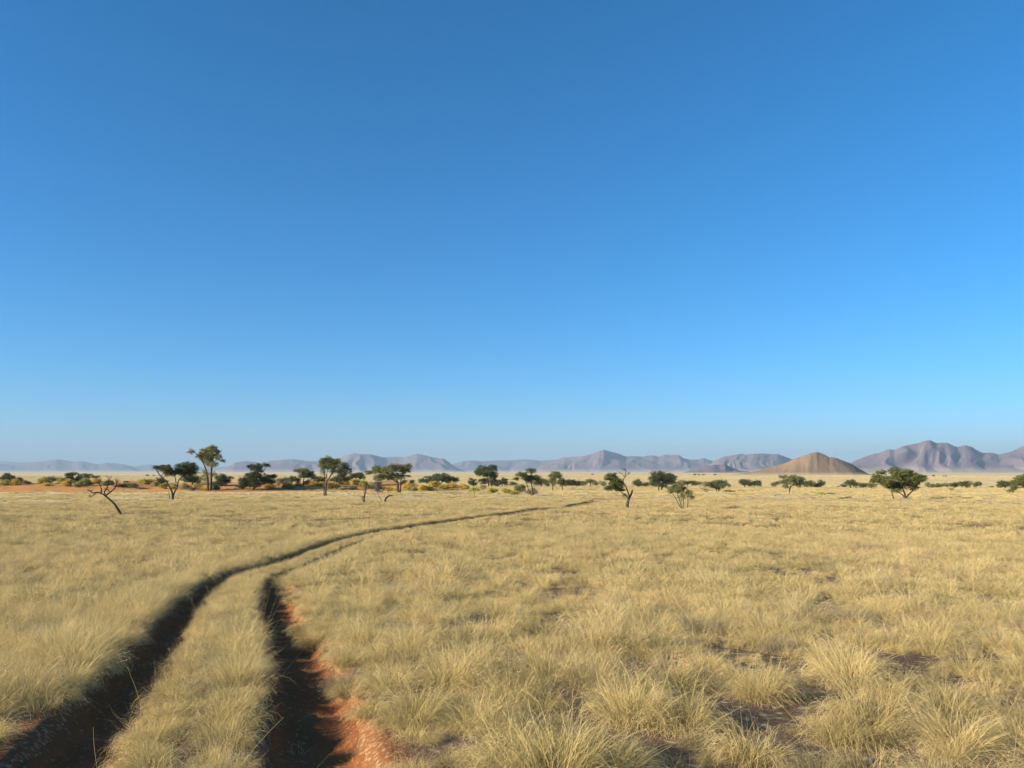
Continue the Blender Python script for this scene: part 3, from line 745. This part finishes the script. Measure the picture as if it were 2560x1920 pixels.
tree('round acacia with thin stem, right of the pair before the hill', (1893, 1219), [(1892, 1206, 11, 5), (1886, 1210, 6, 4), (1900, 1210, 6, 4)], stems=[[1.2, (1893, 1219), (1893, 1213), (1893, 1207)]])
tree('small acacia touching the left of the umbrella acacia below the hill', (1940, 1220), [(1939, 1208, 8, 5), (1935, 1212, 5, 3)], stems=[[1.0, (1940, 1220), (1940, 1214), (1939, 1208)]])
tree('airy umbrella acacia with one straight trunk below the brown hill', (1973, 1236),
     [(1962, 1192, 10, 4), (1972, 1194, 10, 5), (1990, 1194, 11, 5), (2003, 1198, 8, 5), (1976, 1202, 19, 7), (1957, 1207, 11, 6), (1993, 1207, 13, 7), (1963, 1217, 10, 5, .7), (1998, 1214, 8, 4, .7)],
     stems=[[2.2, (1973, 1236), (1973, 1226), (1975, 1218), (1972, 1206)], [1.4, (1975, 1220), (1983, 1212), (1992, 1203)], [1.2, (1974, 1221), (1966, 1213), (1959, 1206)]], leaf='leaf_olive')
tree('dense dark dome acacia right of the umbrella acacia below the hill', (2018, 1219), [(2014, 1209, 10, 7), (2023, 1209, 11, 7)], dens=1.2)
tree('grey dome acacia, left of the two beside the dense dome acacia', (2041, 1219), [(2041, 1213, 9, 6)], leaf='leaf_olive')
tree('small leaning acacia right behind the grey dome acacia', (2051, 1219), [(2049, 1204, 5, 4), (2056, 1208, 6, 5), (2050, 1211, 5, 4)], leaf='leaf_olive')
tree('flat-topped acacia right of the brown hill, left of the biggest tree', (2127, 1220), [(2120, 1206, 9, 5), (2131, 1206, 11, 6), (2137, 1212, 6, 4), (2107, 1214, 5, 3)])
tree('low dark acacia half hidden by the left side of the biggest tree', (2158, 1219), [(2155, 1212, 10, 6), (2165, 1213, 8, 5)])
# --- big tree right
tree('biggest and broadest green acacia, at right below the mountain', (2262, 1247),
     [(2208, 1180, 10, 6), (2194, 1192, 10, 9), (2182, 1203, 13, 8), (2170, 1213, 9, 5), (2202, 1206, 14, 8), (2240, 1177, 15, 8), (2266, 1182, 13, 8), (2274, 1187, 6, 5), (2233, 1190, 20, 11), (2258, 1198, 24, 13), (2236, 1212, 20, 10), (2266, 1212, 22, 9), (2293, 1199, 16, 8), (2306, 1205, 11, 9), (2299, 1214, 14, 7), (2223, 1226, 9, 6, .8), (2222, 1188, 10, 7), (2215, 1200, 16, 11), (2219, 1211, 16, 8), (2281, 1193, 13, 8), (2250, 1184, 14, 9), (2243, 1222, 14, 6, .8), (2284, 1220, 13, 6, .8)],
     stems=[[3.2, (2262, 1247), (2261, 1236), (2256, 1226), (2250, 1210)], [2.6, (2263, 1247), (2272, 1235), (2280, 1226), (2290, 1212)], [2.0, (2260, 1240), (2248, 1232), (2236, 1222)],
            [1.8, (2234, 1246), (2228, 1236), (2224, 1226), (2222, 1212)]], leaf='leaf_green', tr=2.6, dens=1.15)
tree('small grey acacia, first right of the biggest acacia', (2321, 1219), [(2321, 1210, 6, 5), (2319, 1214, 4, 3)], leaf='leaf_olive')
tree('small grey acacia, second right of the biggest acacia', (2331, 1220), [(2329, 1213, 6, 4), (2335, 1214, 4, 4)], leaf='leaf_olive')
tree('small grey acacia, third right of the biggest acacia', (2345, 1220), [(2343, 1214, 5, 5), (2348, 1215, 4, 4)], leaf='leaf_olive')
tree('low acacia, leftmost of the row of three right of the biggest acacia', (2368, 1219), [(2366, 1212, 8, 5), (2373, 1211, 5, 5)], leaf='leaf_olive')
tree('low acacia, middle of the row of three right of the biggest acacia', (2389, 1219), [(2386, 1213, 8, 5), (2393, 1210, 7, 4)])
tree('wide dark umbrella acacia, right of the row of three', (2417, 1220), [(2411, 1208, 10, 5), (2423, 1207, 11, 5), (2430, 1212, 6, 4), (2404, 1212, 6, 4), (2416, 1214, 8, 4, .6)])
bush('pale dry bush on the grass in front of the row of three acacias', (2376, 1231), [(2376, 1222, 7, 5, .6)], leaf='leaf_pale', group='bushes in the grassland')
tree('little lone mushroom-shaped acacia near the right edge', (2451, 1218), [(2447, 1209, 6, 4), (2454, 1210, 6, 4)], stems=[[0.9, (2451, 1218), (2451, 1214), (2451, 1209)]])
bush('tiny dark shrub between the lone mushroom acacia and the right edge', (2478, 1219), [(2478, 1218, 4, 2.5)], leaf='leaf_dark', group='small bushes on the plain')
tree('long low dark acacia behind the right-edge tree', (2512, 1220), [(2502, 1211, 11, 7), (2518, 1209, 13, 7), (2528, 1213, 8, 5)], dens=1.1)
tree('green acacia cut by the right edge, drooping to the left', (2588, 1246), [(2544, 1205, 13, 9), (2560, 1200, 14, 10), (2582, 1194, 20, 11), (2610, 1198, 20, 12), (2536, 1216, 9, 6), (2527, 1225, 7, 5), (2600, 1212, 16, 8), (2570, 1213, 14, 7)], leaf='leaf_green', tr=3)
bush('low brown brushwood pile in the grass left of the biggest acacia', (2116, 1248), [(2108, 1246, 9, 1.6), (2122, 1244, 8, 2.6)], leaf='leaf_grey', name='brushwood', group='bushes in the grassland')

# --- bushes along the red dune (pixel centre, radii, leaf, label)
DB = [
 (14, 1208, 14, 6, 'leaf_lime', 'yellow-green dune bush at the left picture edge'),
 (43, 1205, 13, 8, 'leaf_yellow', 'golden dune bush in front of the leftmost rounded acacia'),
 (66, 1206, 6, 5, 'leaf_grey', 'small grey dune bush at the left end of the first bare red patch'),
 (114, 1202, 14, 8, 'leaf_lime', 'yellow-green dune bush left of the small flat acacia'),
 (116, 1211, 8, 4, 'leaf_yellow', 'low golden dune bush between the first two bare red patches'),
 (153, 1203, 9, 7, 'leaf_lime', 'narrow yellow-green dune bush below the umbrella pair'),
 (171, 1207, 14, 9, 'leaf_yellow', 'golden dune bush below the taller umbrella acacia'),
 (190, 1213, 8, 5, 'leaf_pale', 'pale low dune bush below the umbrella pair'),
 (214, 1206, 18, 9, 'leaf_lime', 'large round yellow-green dune bush left of the leaning dead tree'),
 (243, 1202, 11, 7, 'leaf_yellow', 'golden dune bush behind the leaning dead tree'),
 (271, 1208, 13, 7, 'leaf_green', 'dark green dune bush behind the leaning dead tree limbs'),
 (305, 1212, 12, 5, 'leaf_olive', 'low olive dune bush right of the leaning dead tree'),
 (329, 1214, 16, 6, 'leaf_olive', 'spreading grey-green dune bush at the left of the wide red patch'),
 (360, 1203, 12, 5, 'leaf_lime', 'olive-yellow bush on the dune crest, left one of two'),
 (378, 1204, 12, 6, 'leaf_lime', 'olive-yellow bush on the dune crest, right one of two'),
 (388, 1211, 10, 6, 'leaf_pale', 'pale straw bush on the wide red patch'),
 (411, 1214, 10, 8, 'leaf_lime', 'yellow-green bush behind the fork of the umbrella acacia'),
 (436, 1216, 9, 7, 'leaf_lime', 'yellow-green bush seen between the two stems of the umbrella acacia'),
 (463, 1217, 13, 7, 'leaf_pale', 'tan dune bush right of the forked umbrella acacia'),
 (478, 1223, 8, 4, 'leaf_grey', 'small dark grey dune bush right of the forked umbrella acacia'),
 (493, 1218, 12, 6, 'leaf_pale', 'tan dune bush left of the tallest tree'),
 (507, 1221, 8, 5, 'leaf_yellow', 'small golden bush at the left foot of the tallest tree'),
 (538, 1220, 10, 6, 'leaf_grey', 'grey bush at the right foot of the tallest tree'),
 (672, 1216, 13, 5, 'leaf_yellow', 'low golden dune bush right of the cone-shaped acacia'),
 (719, 1214, 14, 7, 'leaf_lime', 'yellow-green dune bush below the small flat acacia by the sapling'),
 (746, 1213, 10, 4, 'leaf_lime', 'low dune bush left of the grey-green spreading acacia'),
 (786, 1210, 10, 5, 'leaf_yellow', 'golden dune bush left of the two close trunks'),
 (802, 1209, 8, 6, 'leaf_yellow', 'golden bush directly behind the two close trunks'),
 (832, 1215, 14, 9, 'leaf_yellow', 'large golden dune bush right of the two close trunks'),
 (857, 1206, 11, 5, 'leaf_yellow', 'orange-gold dune bush on the crest right of the two close trunks'),
 (881, 1219, 8, 5, 'leaf_olive', 'small dark dune bush on the red slope left of the dead trunk'),
 (860, 1222, 10, 3, 'leaf_pale', 'flat tan dune bush low on the red slope'),
 (893, 1205, 14, 7, 'leaf_yellow', 'golden dune bush behind the upright dead trunk, left one'),
 (909, 1210, 9, 11, 'leaf_lime', 'tall yellow-green bush directly behind the upright dead trunk'),
 (930, 1214, 8, 6, 'leaf_pale', 'tan dune bush between the dead trunk and the slanting sapling'),
 (964, 1222, 9, 6, 'leaf_pale', 'tan dune bush behind the curved black stump'),
 (980, 1222, 10, 6, 'leaf_yellow', 'golden dune bush at the left of the stout dark trunk'),
 (1018, 1214, 12, 8, 'leaf_yellow', 'golden dune bush at the right of the stout dark trunk'),
 (1032, 1222, 12, 6, 'leaf_lime', 'yellow-green dune bush low right of the stout dark trunk'),
 (1056, 1220, 14, 7, 'leaf_yellow', 'golden dune bush below the left end of the dome-shaped acacia'),
 (1086, 1211, 15, 8, 'leaf_yellow', 'golden dune bush below the middle of the dome-shaped acacia'),
 (1078, 1222, 12, 5, 'leaf_lime', 'low yellow-green dune bush in front of the dome-shaped acacia'),
 (1108, 1217, 12, 6, 'leaf_lime', 'yellow-green dune bush below the right half of the dome-shaped acacia'),
 (1130, 1214, 14, 7, 'leaf_yellow', 'golden dune bush right of the dome-shaped acacia'),
 (1160, 1217, 15, 7, 'leaf_yellow', 'orange-gold dune bush left of the small lone acacia'),
]
for i, (x, y, rx, ry, lf, lb) in enumerate(DB):
    SEED[0] += 1
    r2 = random.Random(i)
    blobs = [(x - rx * 0.45, y + ry * 0.25, rx * 0.66, ry * 0.85), (x + rx * 0.45, y + ry * 0.3, rx * 0.64, ry * 0.8), (x + r2.uniform(-.2, .2) * rx, y - ry * 0.15, rx * 0.66, ry * 0.95)]
    Yb = min(float(on_ground(x, y + ry)[1]), 386 + r2.uniform(-4, 4))
    plant('bush', lb, 'bush', (x, y + ry), blobs, leaf=lf, seed=3000 + i, group='bushes on the red dune', tr=0.8, dens=1.2, Yfix=Yb)
for x, y, rx, ry, lf, lb in [
 (1184, 1223, 11, 6, 'leaf_lime', 'thin yellow bush in front of the small lone acacia'),
 (1207, 1218, 10, 6, 'leaf_pale', 'pale bush below the two-storey acacia'),
 (1231, 1227, 15, 7, 'leaf_lime', 'yellow-green tussock bush with a dark right side below the two-storey acacia'),
 (1267, 1227, 13, 8, 'leaf_lime', 'yellow-green tussock bush left of the spread-tier acacia'),
 (1285, 1232, 10, 5, 'leaf_lime', 'low tussock bush touching the spread-tier acacia skirt'),
 (2013, 1237, 9, 3, 'leaf_pale', 'flat pale tussock bush right of the umbrella acacia trunk'),
 (2052, 1235, 9, 3, 'leaf_lime', 'flat yellowish tussock bush below the small leaning acacia')]:
    bush(lb, (x, y + ry), [(x - rx * .4, y + 1, rx * .6, ry * .7), (x + rx * .4, y + 1, rx * .6, ry * .7), (x, y - 1, rx * .6, ry * .8)], leaf=lf, group='bushes in the grassland', tr=0.7)
# thin sapling at centre, and far trees that are only dots
plant('shrub', 'thin bare sapling standing in the grass below the small lone acacia', 'shrub', (1187, 1241), [(1184, 1222, 7, 6, .3)], stems=[[1.0, (1187, 1241), (1185, 1231), (1184, 1220)]], leaf='leaf_lime', seed=917)
TINY = [(369, 1189.5, 2.6, 'tiny far tree on the pale plain left of the forked umbrella acacia, left one'), (384, 1189.5, 1.8, 'tiny far tree on the pale plain left of the forked umbrella acacia, right one'),
        (1481, 1187, 2.2, 'tiny far tree on the plain above the mushroom-shaped acacia'),
        (1737, 1188, 2.8, 'tiny far tree, leftmost of the row below the grey knoll'), (1747, 1188, 2, 'tiny far tree, second from left below the grey knoll'),
        (1758, 1188, 2, 'tiny far tree, third from left below the grey knoll'), (1787, 1188, 2.2, 'tiny far tree, rightmost of the row below the grey knoll'),
        (2288, 1191, 3, 'tiny far tree, leftmost of the row below the big mountain'), (2314, 1191, 2, 'tiny far tree, second from left below the big mountain'),
        (2335, 1191, 3, 'tiny far tree, third from left below the big mountain'), (2362, 1191, 2, 'tiny far tree, rightmost of the row below the big mountain'),
        (316, 1207, 5, 'small flat dark bush behind the dune, right of the leaning dead tree'),
        (2082, 1217.5, 1.8, 'tiny dark bush left of the flat-topped acacia, smaller one of two'), (2095, 1217.5, 2.6, 'tiny dark bush left of the flat-topped acacia, bigger one of two'),
        (97, 1206, 2, 'tiny dark bush above the first bare red patch at far left')]
for x, y, wd, lb in TINY:
    bush(lb, (x, y), [(x - wd * .3, y - wd * .5, wd * .7, wd * .45), (x + wd * .3, y - wd * .45, wd * .7, wd * .4)],
         leaf='leaf_dark', group='tiny bushes on the middle plain' if y > 1195 else 'tiny far trees on the plain', tr=0.5, dens=1.0, leafpx=0.7)

# ------------------------------------------------------------------ grass
def clump(name, nb, rad, hgt, wid, segs, curl, seed, lean=0.25, stalks=0, subs=1, spread=0.0, dome=0.45, ball=0.0):
    """a tussock of curling blades; subs > 1 makes a patch of several tussocks"""
    rs = np.random.default_rng(seed)
    n = nb
    sub = rs.integers(0, subs, n)
    sa = rs.uniform(0, 6.283, subs); sr = spread * np.sqrt(rs.random(subs)); sh = rs.uniform(0.65, 1.25, subs)
    a0 = rs.uniform(0, 2 * np.pi, n); q = np.sqrt(rs.random(n)); r0 = rad * q
    az = a0 + rs.normal(0, 0.8, n)
    L = hgt * rs.uniform(0.6, 1.3, n) * (1.0 - dome * q ** 2) * sh[sub]
    th = np.where(rs.random(n) < ball, 1.25 * np.sqrt(rs.random(n)), np.abs(rs.normal(lean, 0.25, n)) + 0.45 * q)
    cu = np.abs(rs.normal(curl, curl * 0.5, n))
    if stalks:
        L[:stalks] = hgt * rs.uniform(1.5, 2.3, stalks); cu[:stalks] = rs.uniform(0.0, 0.3, stalks); th[:stalks] = rs.uniform(0.1, 1.0, stalks)
    p = np.stack([np.cos(a0) * r0 + np.cos(sa)[sub] * sr[sub], np.sin(a0) * r0 + np.sin(sa)[sub] * sr[sub], np.full(n, -0.03)], -1)
    tw = rs.uniform(0, np.pi, n)
    rows = []; ts = []
    for s in range(segs + 1):
        t = s / segs
        d = np.stack([np.sin(th) * np.cos(az), np.sin(th) * np.sin(az), np.cos(th)], -1)
        side = np.stack([np.cos(tw), np.sin(tw), np.zeros(n)], -1)
        side -= (side * d).sum(1)[:, None] * d; side /= np.maximum(np.linalg.norm(side, axis=1), 1e-3)[:, None]
        wv = wid * (1 - 0.7 * t) * 0.5
        rows.append(np.stack([p - side * wv, p + side * wv], 1)); ts.append(np.full((n, 2), t))
        p = p + d * (L / segs)[:, None]
        th = th + cu / segs * (0.3 + 1.7 * t); az = az + rs.normal(0, 0.25, n)
    V = np.stack(rows, 1).reshape(-1, 3); T = np.stack(ts, 1).ravel()
    V[:, 2] = np.maximum(V[:, 2], -0.03)
    m = 2 * (segs + 1)
    base = (np.arange(n) * m)[:, None] + (np.arange(segs) * 2)[None, :]
    Q = np.stack([base, base + 1, base + 3, base + 2], -1).reshape(-1, 4)
    tone = np.repeat(np.clip(rs.normal(0.5, 0.28, n), 0, 1), m)
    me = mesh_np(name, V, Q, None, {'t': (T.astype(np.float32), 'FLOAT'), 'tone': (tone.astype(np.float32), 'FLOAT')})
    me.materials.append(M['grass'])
    return bpy.data.objects.new(name, me)

def scatter_group():
    g = bpy.data.node_groups.new('scatter', 'GeometryNodeTree')
    g.interface.new_socket('Geometry', in_out='INPUT', socket_type='NodeSocketGeometry')
    g.interface.new_socket('Tufts', in_out='INPUT', socket_type='NodeSocketCollection')
    g.interface.new_socket('Geometry', in_out='OUTPUT', socket_type='NodeSocketGeometry')
    gi = g.nodes.new('NodeGroupInput'); go = g.nodes.new('NodeGroupOutput')
    ci = g.nodes.new('GeometryNodeCollectionInfo'); ci.inputs['Separate Children'].default_value = True; ci.inputs['Reset Children'].default_value = True
    ip = g.nodes.new('GeometryNodeInstanceOnPoints'); ip.inputs['Pick Instance'].default_value = True
    def na(name, ty):
        n = g.nodes.new('GeometryNodeInputNamedAttribute'); n.data_type = ty; n.inputs['Name'].default_value = name
        return n.outputs['Attribute']
    L = g.links.new
    L(gi.outputs['Geometry'], ip.inputs['Points']); L(gi.outputs['Tufts'], ci.inputs['Collection']); L(ci.outputs[0], ip.inputs['Instance'])
    L(na('pick', 'INT'), ip.inputs['Instance Index']); L(na('scl', 'FLOAT_VECTOR'), ip.inputs['Scale'])
    eu = g.nodes.new('FunctionNodeEulerToRotation'); L(na('rot', 'FLOAT_VECTOR'), eu.inputs[0]); L(eu.outputs[0], ip.inputs['Rotation'])
    L(ip.outputs[0], go.inputs[0])
    return g
SG = scatter_group()

def scatter(label, tufts, pos, pick, scl, rot):
    c = bpy.data.collections.new('tufts')
    for o in tufts: c.objects.link(o)
    me = mesh_np('dry_grass', pos, None, None, {'pick': (pick.astype(np.int32), 'INT'), 'scl': (scl.astype(np.float32), 'FLOAT_VECTOR'), 'rot': (rot.astype(np.float32), 'FLOAT_VECTOR')})
    o = obj('dry_grass', me)
    md = o.modifiers.new('scatter', 'NODES'); md.node_group = SG
    for it in SG.interface.items_tree:
        if it.item_type == 'SOCKET' and it.in_out == 'INPUT' and it.name == 'Tufts': md[it.identifier] = c
    tag(o, label, 'grass', kind='stuff')
    print('grass', label, len(pos))

def wedge(r0, r1, density, half=46.0, back=4.0):
    """jittered points between two distances inside the view and a margin round it"""
    h = R(half)
    A = h * ((r1 + back) ** 2 - (r0) ** 2) * 1.05
    n = int(A * density)
    r = np.sqrt(rng.uniform(max(r0, 0.5) ** 2, (r1 + back) ** 2, n)); a = rng.uniform(-h, h, n)
    x = r * np.sin(a); y = r * np.cos(a) - back
    d = np.hypot(x, y); k = (d >= r0) & (d < r1)
    return x[k], y[k]

def thin(x, y, d):
    """keep points at least about d apart (grid based)"""
    cx = np.floor(x / d).astype(np.int64); cy = np.floor(y / d).astype(np.int64)
    _, i = np.unique(cx * 1000003 + cy, return_index=True)
    return i

def field(label, tufts, r0, r1, dens, smin, smax, half=46.0, gap=0.30, gapscale=1.0, use_track=True, tilt=0.10, strip=0.62, hvar=0.35, back=4.0, cell=None, near_right=1.0, grid=None):
    x, y = wedge(r0, r1, dens, half, back)
    if cell:
        i = thin(x, y, cell); x, y = x[i], y[i]
    if grid:                                     # evenly spread single tussocks that hardly overlap
        cx = np.floor(x / grid); cy = np.floor(y / grid)
        i = thin(x, y, grid); cx, cy = cx[i], cy[i]
        x = (cx + 0.5 + 0.5 * (cy % 2) + rng.uniform(-0.30, 0.30, len(cx))) * grid; y = (cy + 0.5 + rng.uniform(-0.30, 0.30, len(cx))) * grid
    off, arc = track_coords(x, y) if use_track else (np.full(x.shape, 1e3), None)
    a = np.abs(off)
    dr = np.minimum(np.abs(off - RUT), np.abs(off + RUT))
    inner = a < RUT
    edge = np.where(inner, np.where(off < 0, 0.30, 0.40), np.where(off < 0, 0.48 + 0.34 * (1 - sstep(20.5, 26, arc)) if use_track else 0.3, 0.25 + 0.23 * (1 - sstep(20.5, 26, arc)) if use_track else 0.3)) + 0.14 * (fbm(x * 1.3, y * 1.3, 77, 2) - 0.5)
    if use_track: edge = edge * np.where(off > 0, 1 - 0.9 * sstep(37.5, 41, arc), 1.0)
    keep = dr > edge
    g = fbm(x / gapscale, y / gapscale, 55, 3)
    keep &= (g > gap + 0.10 * rng.random(len(x))) | (a < 1.6)
    keep &= (dune(x, y) < 0.45 + 0.7 * rng.random(len(x))) | (rng.random(len(x)) < 0.28)
    keep &= mound(x, y) < 0.22
    if use_track: keep &= ~((arc > 75) & (off > -1.3) & (off < 0.3) & (rng.random(len(x)) < 0.8))
    x, y, off, dr, g = x[keep], y[keep], off[keep], dr[keep], g[keep]
    z = ground_z(x, y, off)
    s = rng.uniform(smin, smax, len(x)) * (1 - hvar * 0.5 + hvar * fbm(x / 3.1, y / 3.1, 88, 2) * 1.2)
    s *= np.where(np.abs(off) < RUT, strip, 0.48 + 0.72 * sstep(0.40, 0.60, g))
    s *= np.where((off > RUT) & (off < 3.5), near_right + (1 - near_right) * sstep(1.2, 3.5, off), 1.0)
    s *= np.where(off > 0, 0.78 + 0.22 * sstep(0.28, 0.9, dr), 0.95)
    hs = s * rng.uniform(0.85, 1.2, len(x))
    pick = rng.integers(0, len(tufts), len(x))
    rot = np.stack([rng.normal(0, tilt, len(x)), rng.normal(0, tilt, len(x)), rng.uniform(0, 6.283, len(x))], -1)
    scatter(label, tufts, np.stack([x, y, z], -1), pick, np.stack([s, s, hs], -1), rot)

def verge(label, tufts, s0, s1, per_m, o0, o1, smin, smax):
    """a fuller line of tussocks along one side of the track"""
    n = int((s1 - s0) * per_m)
    s_ = rng.uniform(s0, s1, n); o_ = rng.uniform(o0, o1, n)
    x = np.interp(s_, S, CL[:, 0]) + np.interp(s_, S, NR[:, 0]) * o_; y = np.interp(s_, S, CL[:, 1]) + np.interp(s_, S, NR[:, 1]) * o_
    z = ground_z(x, y, o_)
    sc = rng.uniform(smin, smax, n)
    rot = np.stack([rng.normal(0, .1, n), rng.normal(0, .1, n), rng.uniform(0, 6.283, n)], -1)
    scatter(label, tufts, np.stack([x, y, z], -1), rng.integers(0, len(tufts), n), np.stack([sc, sc, sc * rng.uniform(0.9, 1.2, n)], -1), rot)

T1 = [clump('tuft_a%d' % i, 520, 0.085, 0.205, 0.0018, 7, [2.3, 3.0, 4.0, 2.7, 4.6, 3.4, 1.8, 2.9][i], 10 + i, lean=0.25, stalks=[0, 0, 0, 1, 0, 0, 2, 0][i], ball=0.75, dome=0.2) for i in range(8)]
TS = [clump('stalks_%d' % i, 9, 0.10, 0.62, 0.0032, 6, 0.45, 30 + i, lean=0.35) for i in range(5)]
TL = [clump('litter_%d' % i, 26, 0.14, 0.16, 0.0026, 5, 0.5, 35 + i, lean=1.35) for i in range(4)]
TV = [clump('tuft_v%d' % i, 330, 0.13, 0.44, 0.0024, 6, [1.4, 2.0, 2.8, 1.6, 2.4][i], 50 + i, lean=0.18, stalks=2, ball=0.5, dome=0.15) for i in range(5)]
TD = [clump('tussock_%d' % i, 1300, 0.11, 0.265, 0.0019, 7, [2.2, 2.8, 3.6, 2.5, 3.2, 2.0][i], 110 + i, lean=0.25, stalks=[0, 2, 0, 0, 3, 0][i], ball=0.85, dome=0.1) for i in range(6)]
T2D = [clump('tussock_m%d' % i, 420, 0.11, 0.265, 0.0042, 5, [2.0, 2.6, 3.2, 2.3, 2.9, 1.8][i], 120 + i, lean=0.25, stalks=[0, 2, 0, 0, 2, 0][i], ball=0.85, dome=0.1) for i in range(6)]
T2 = [clump('tuft_b%d' % i, 190, 0.10, 0.235, 0.0042, 5, [2.1, 2.8, 3.5, 2.6, 3.8, 1.8][i], 40 + i, lean=0.25, stalks=[0, 1, 0, 0, 0, 2][i], ball=0.7, dome=0.2) for i in range(6)]
T3 = [clump('tuft_c%d' % i, 150, 0.18, 0.31, 0.011, 3, 1.9, 60 + i, lean=0.25, ball=0.7, dome=0.2) for i in range(6)]
T4 = [clump('tuft_d%d' % i, 260, 0.42, 0.46, 0.028, 2, 1.8, 80 + i, lean=0.25, subs=7, spread=1.5) for i in range(6)]
T5 = [clump('tuft_e%d' % i, 260, 1.2, 0.42, 0.14, 2, 1.2, 90 + i, lean=0.35, subs=14, spread=8.0) for i in range(5)]
field('dry curling straw tussocks beside and between the near wheel ruts', TD, 1.8, 17, 60, 0.78, 1.38, half=50, gap=0.33, gapscale=0.52, grid=0.39, strip=0.66)
field('low dry grass filling the gaps between the near tussocks', T1, 1.8, 17, 9, 0.35, 0.6, half=50, gap=0.36, gapscale=0.40, strip=1.1)
field('loose pale stalks standing above the near tussocks', TS, 2.2, 26, 0.8, 0.45, 1.0, half=50, gap=0.3, gapscale=2.0, strip=0.35, tilt=0.3)
field('dry straw tussocks covering the near field on both sides of the track', T2D, 17, 62, 45, 0.78, 1.45, gap=0.34, gapscale=0.75, grid=0.40, strip=0.62, near_right=1.0)
field('low dry grass between the tussocks of the near field', T2, 17, 62, 5, 0.5, 0.8, gap=0.36, gapscale=0.50, strip=0.8)
field('clumpy dry grass tussocks of the middle field before the trees', T3, 62, 190, 6, 0.8, 1.5, half=40, gap=0.36, gapscale=1.6, grid=0.56, strip=0.4, hvar=0.7, near_right=0.45)
field('dry grass of the plain between the trees', T4, 190, 560, 0.10, 0.7, 1.2, half=38, gap=0.33, gapscale=6, use_track=False)
field('pale dry grass of the far plain', T5, 560, 2800, 0.006, 0.8, 1.2, half=36, gap=0.2, gapscale=60, use_track=False, tilt=0.0)
verge('tall dry grass along the nearest left edge of the track', TV, 16, 24.5, 15, -2.7, -1.58, 0.75, 1.15)
verge('tall dry grass along the left edge of the track', TV, 24, 60, 13, -2.2, -1.27, 0.7, 1.1)
verge('low curling grass hanging into the left rut', T1, 24.5, 60, 8, -1.45, -1.18, 0.6, 1.2)
verge('short curling grass on the left shoulder of the middle strip', T1, 16, 62, 9, -0.44, -0.12, 0.75, 1.2)
verge('short curling grass on the right shoulder of the middle strip', T1, 16, 62, 6, 0.02, 0.34, 0.5, 1.1)
verge('taller tufts on the right shoulder of the middle strip', TV, 18, 40, 4.2, 0.05, 0.32, 0.5, 0.95)
verge('sparse low grass on the sandy right bank', T1, 18, 29, 6, 1.18, 1.55, 0.4, 0.85)
verge('broken straw on the sandy right bank', TL, 18, 30, 9, 0.95, 1.5, 0.6, 1.2)
verge('dry grass hiding the bend of the right rut', T1, 37.5, 62, 13, 0.7, 1.6, 1.2, 2.0)
verge('dry grass along the far right edge of the track', T2, 58, 105, 9, 0.6, 1.6, 1.0, 1.6)
verge('tall dry grass along the far left edge of the track', T2, 56, seg[-1] - 60, 9, -1.95, -1.3, 1.4, 2.1)
verge('broken straw littering the left rut', TL, 20, 52, 5, -1.05, -0.5, 0.5, 1.1)
verge('broken straw littering the right rut', TL, 20, 45, 6, 0.5, 1.05, 0.5, 1.1)

# ------------------------------------------------------------------ haze: even, thin air round everything
def build_haze():
    x, zb, zt = 47000, float(base_z(0.0, 46000.0)) - 45, 1100.0
    V = [(sx * x, sy * x, z) for z in (zb, zt) for sy in (-1, 1) for sx in (-1, 1)]
    Q = [(0, 2, 3, 1), (4, 5, 7, 6), (0, 1, 5, 4), (2, 6, 7, 3), (0, 4, 6, 2), (1, 3, 7, 5)]
    me = mesh_np('haze', V, Q)
    m, t, out = new_mat('haze_air')
    pv = t.nodes.new('ShaderNodeVolumePrincipled')
    pv.inputs['Color'].default_value = (0.41, 0.56, 0.72, 1)
    pv.inputs['Density'].default_value = 4.3e-5
    t.links.new(pv.outputs[0], out.inputs['Volume'])
    tag(obj('haze', me, m), 'thin pale haze in the air over the plain and mountains', 'haze', kind='stuff')
build_haze()
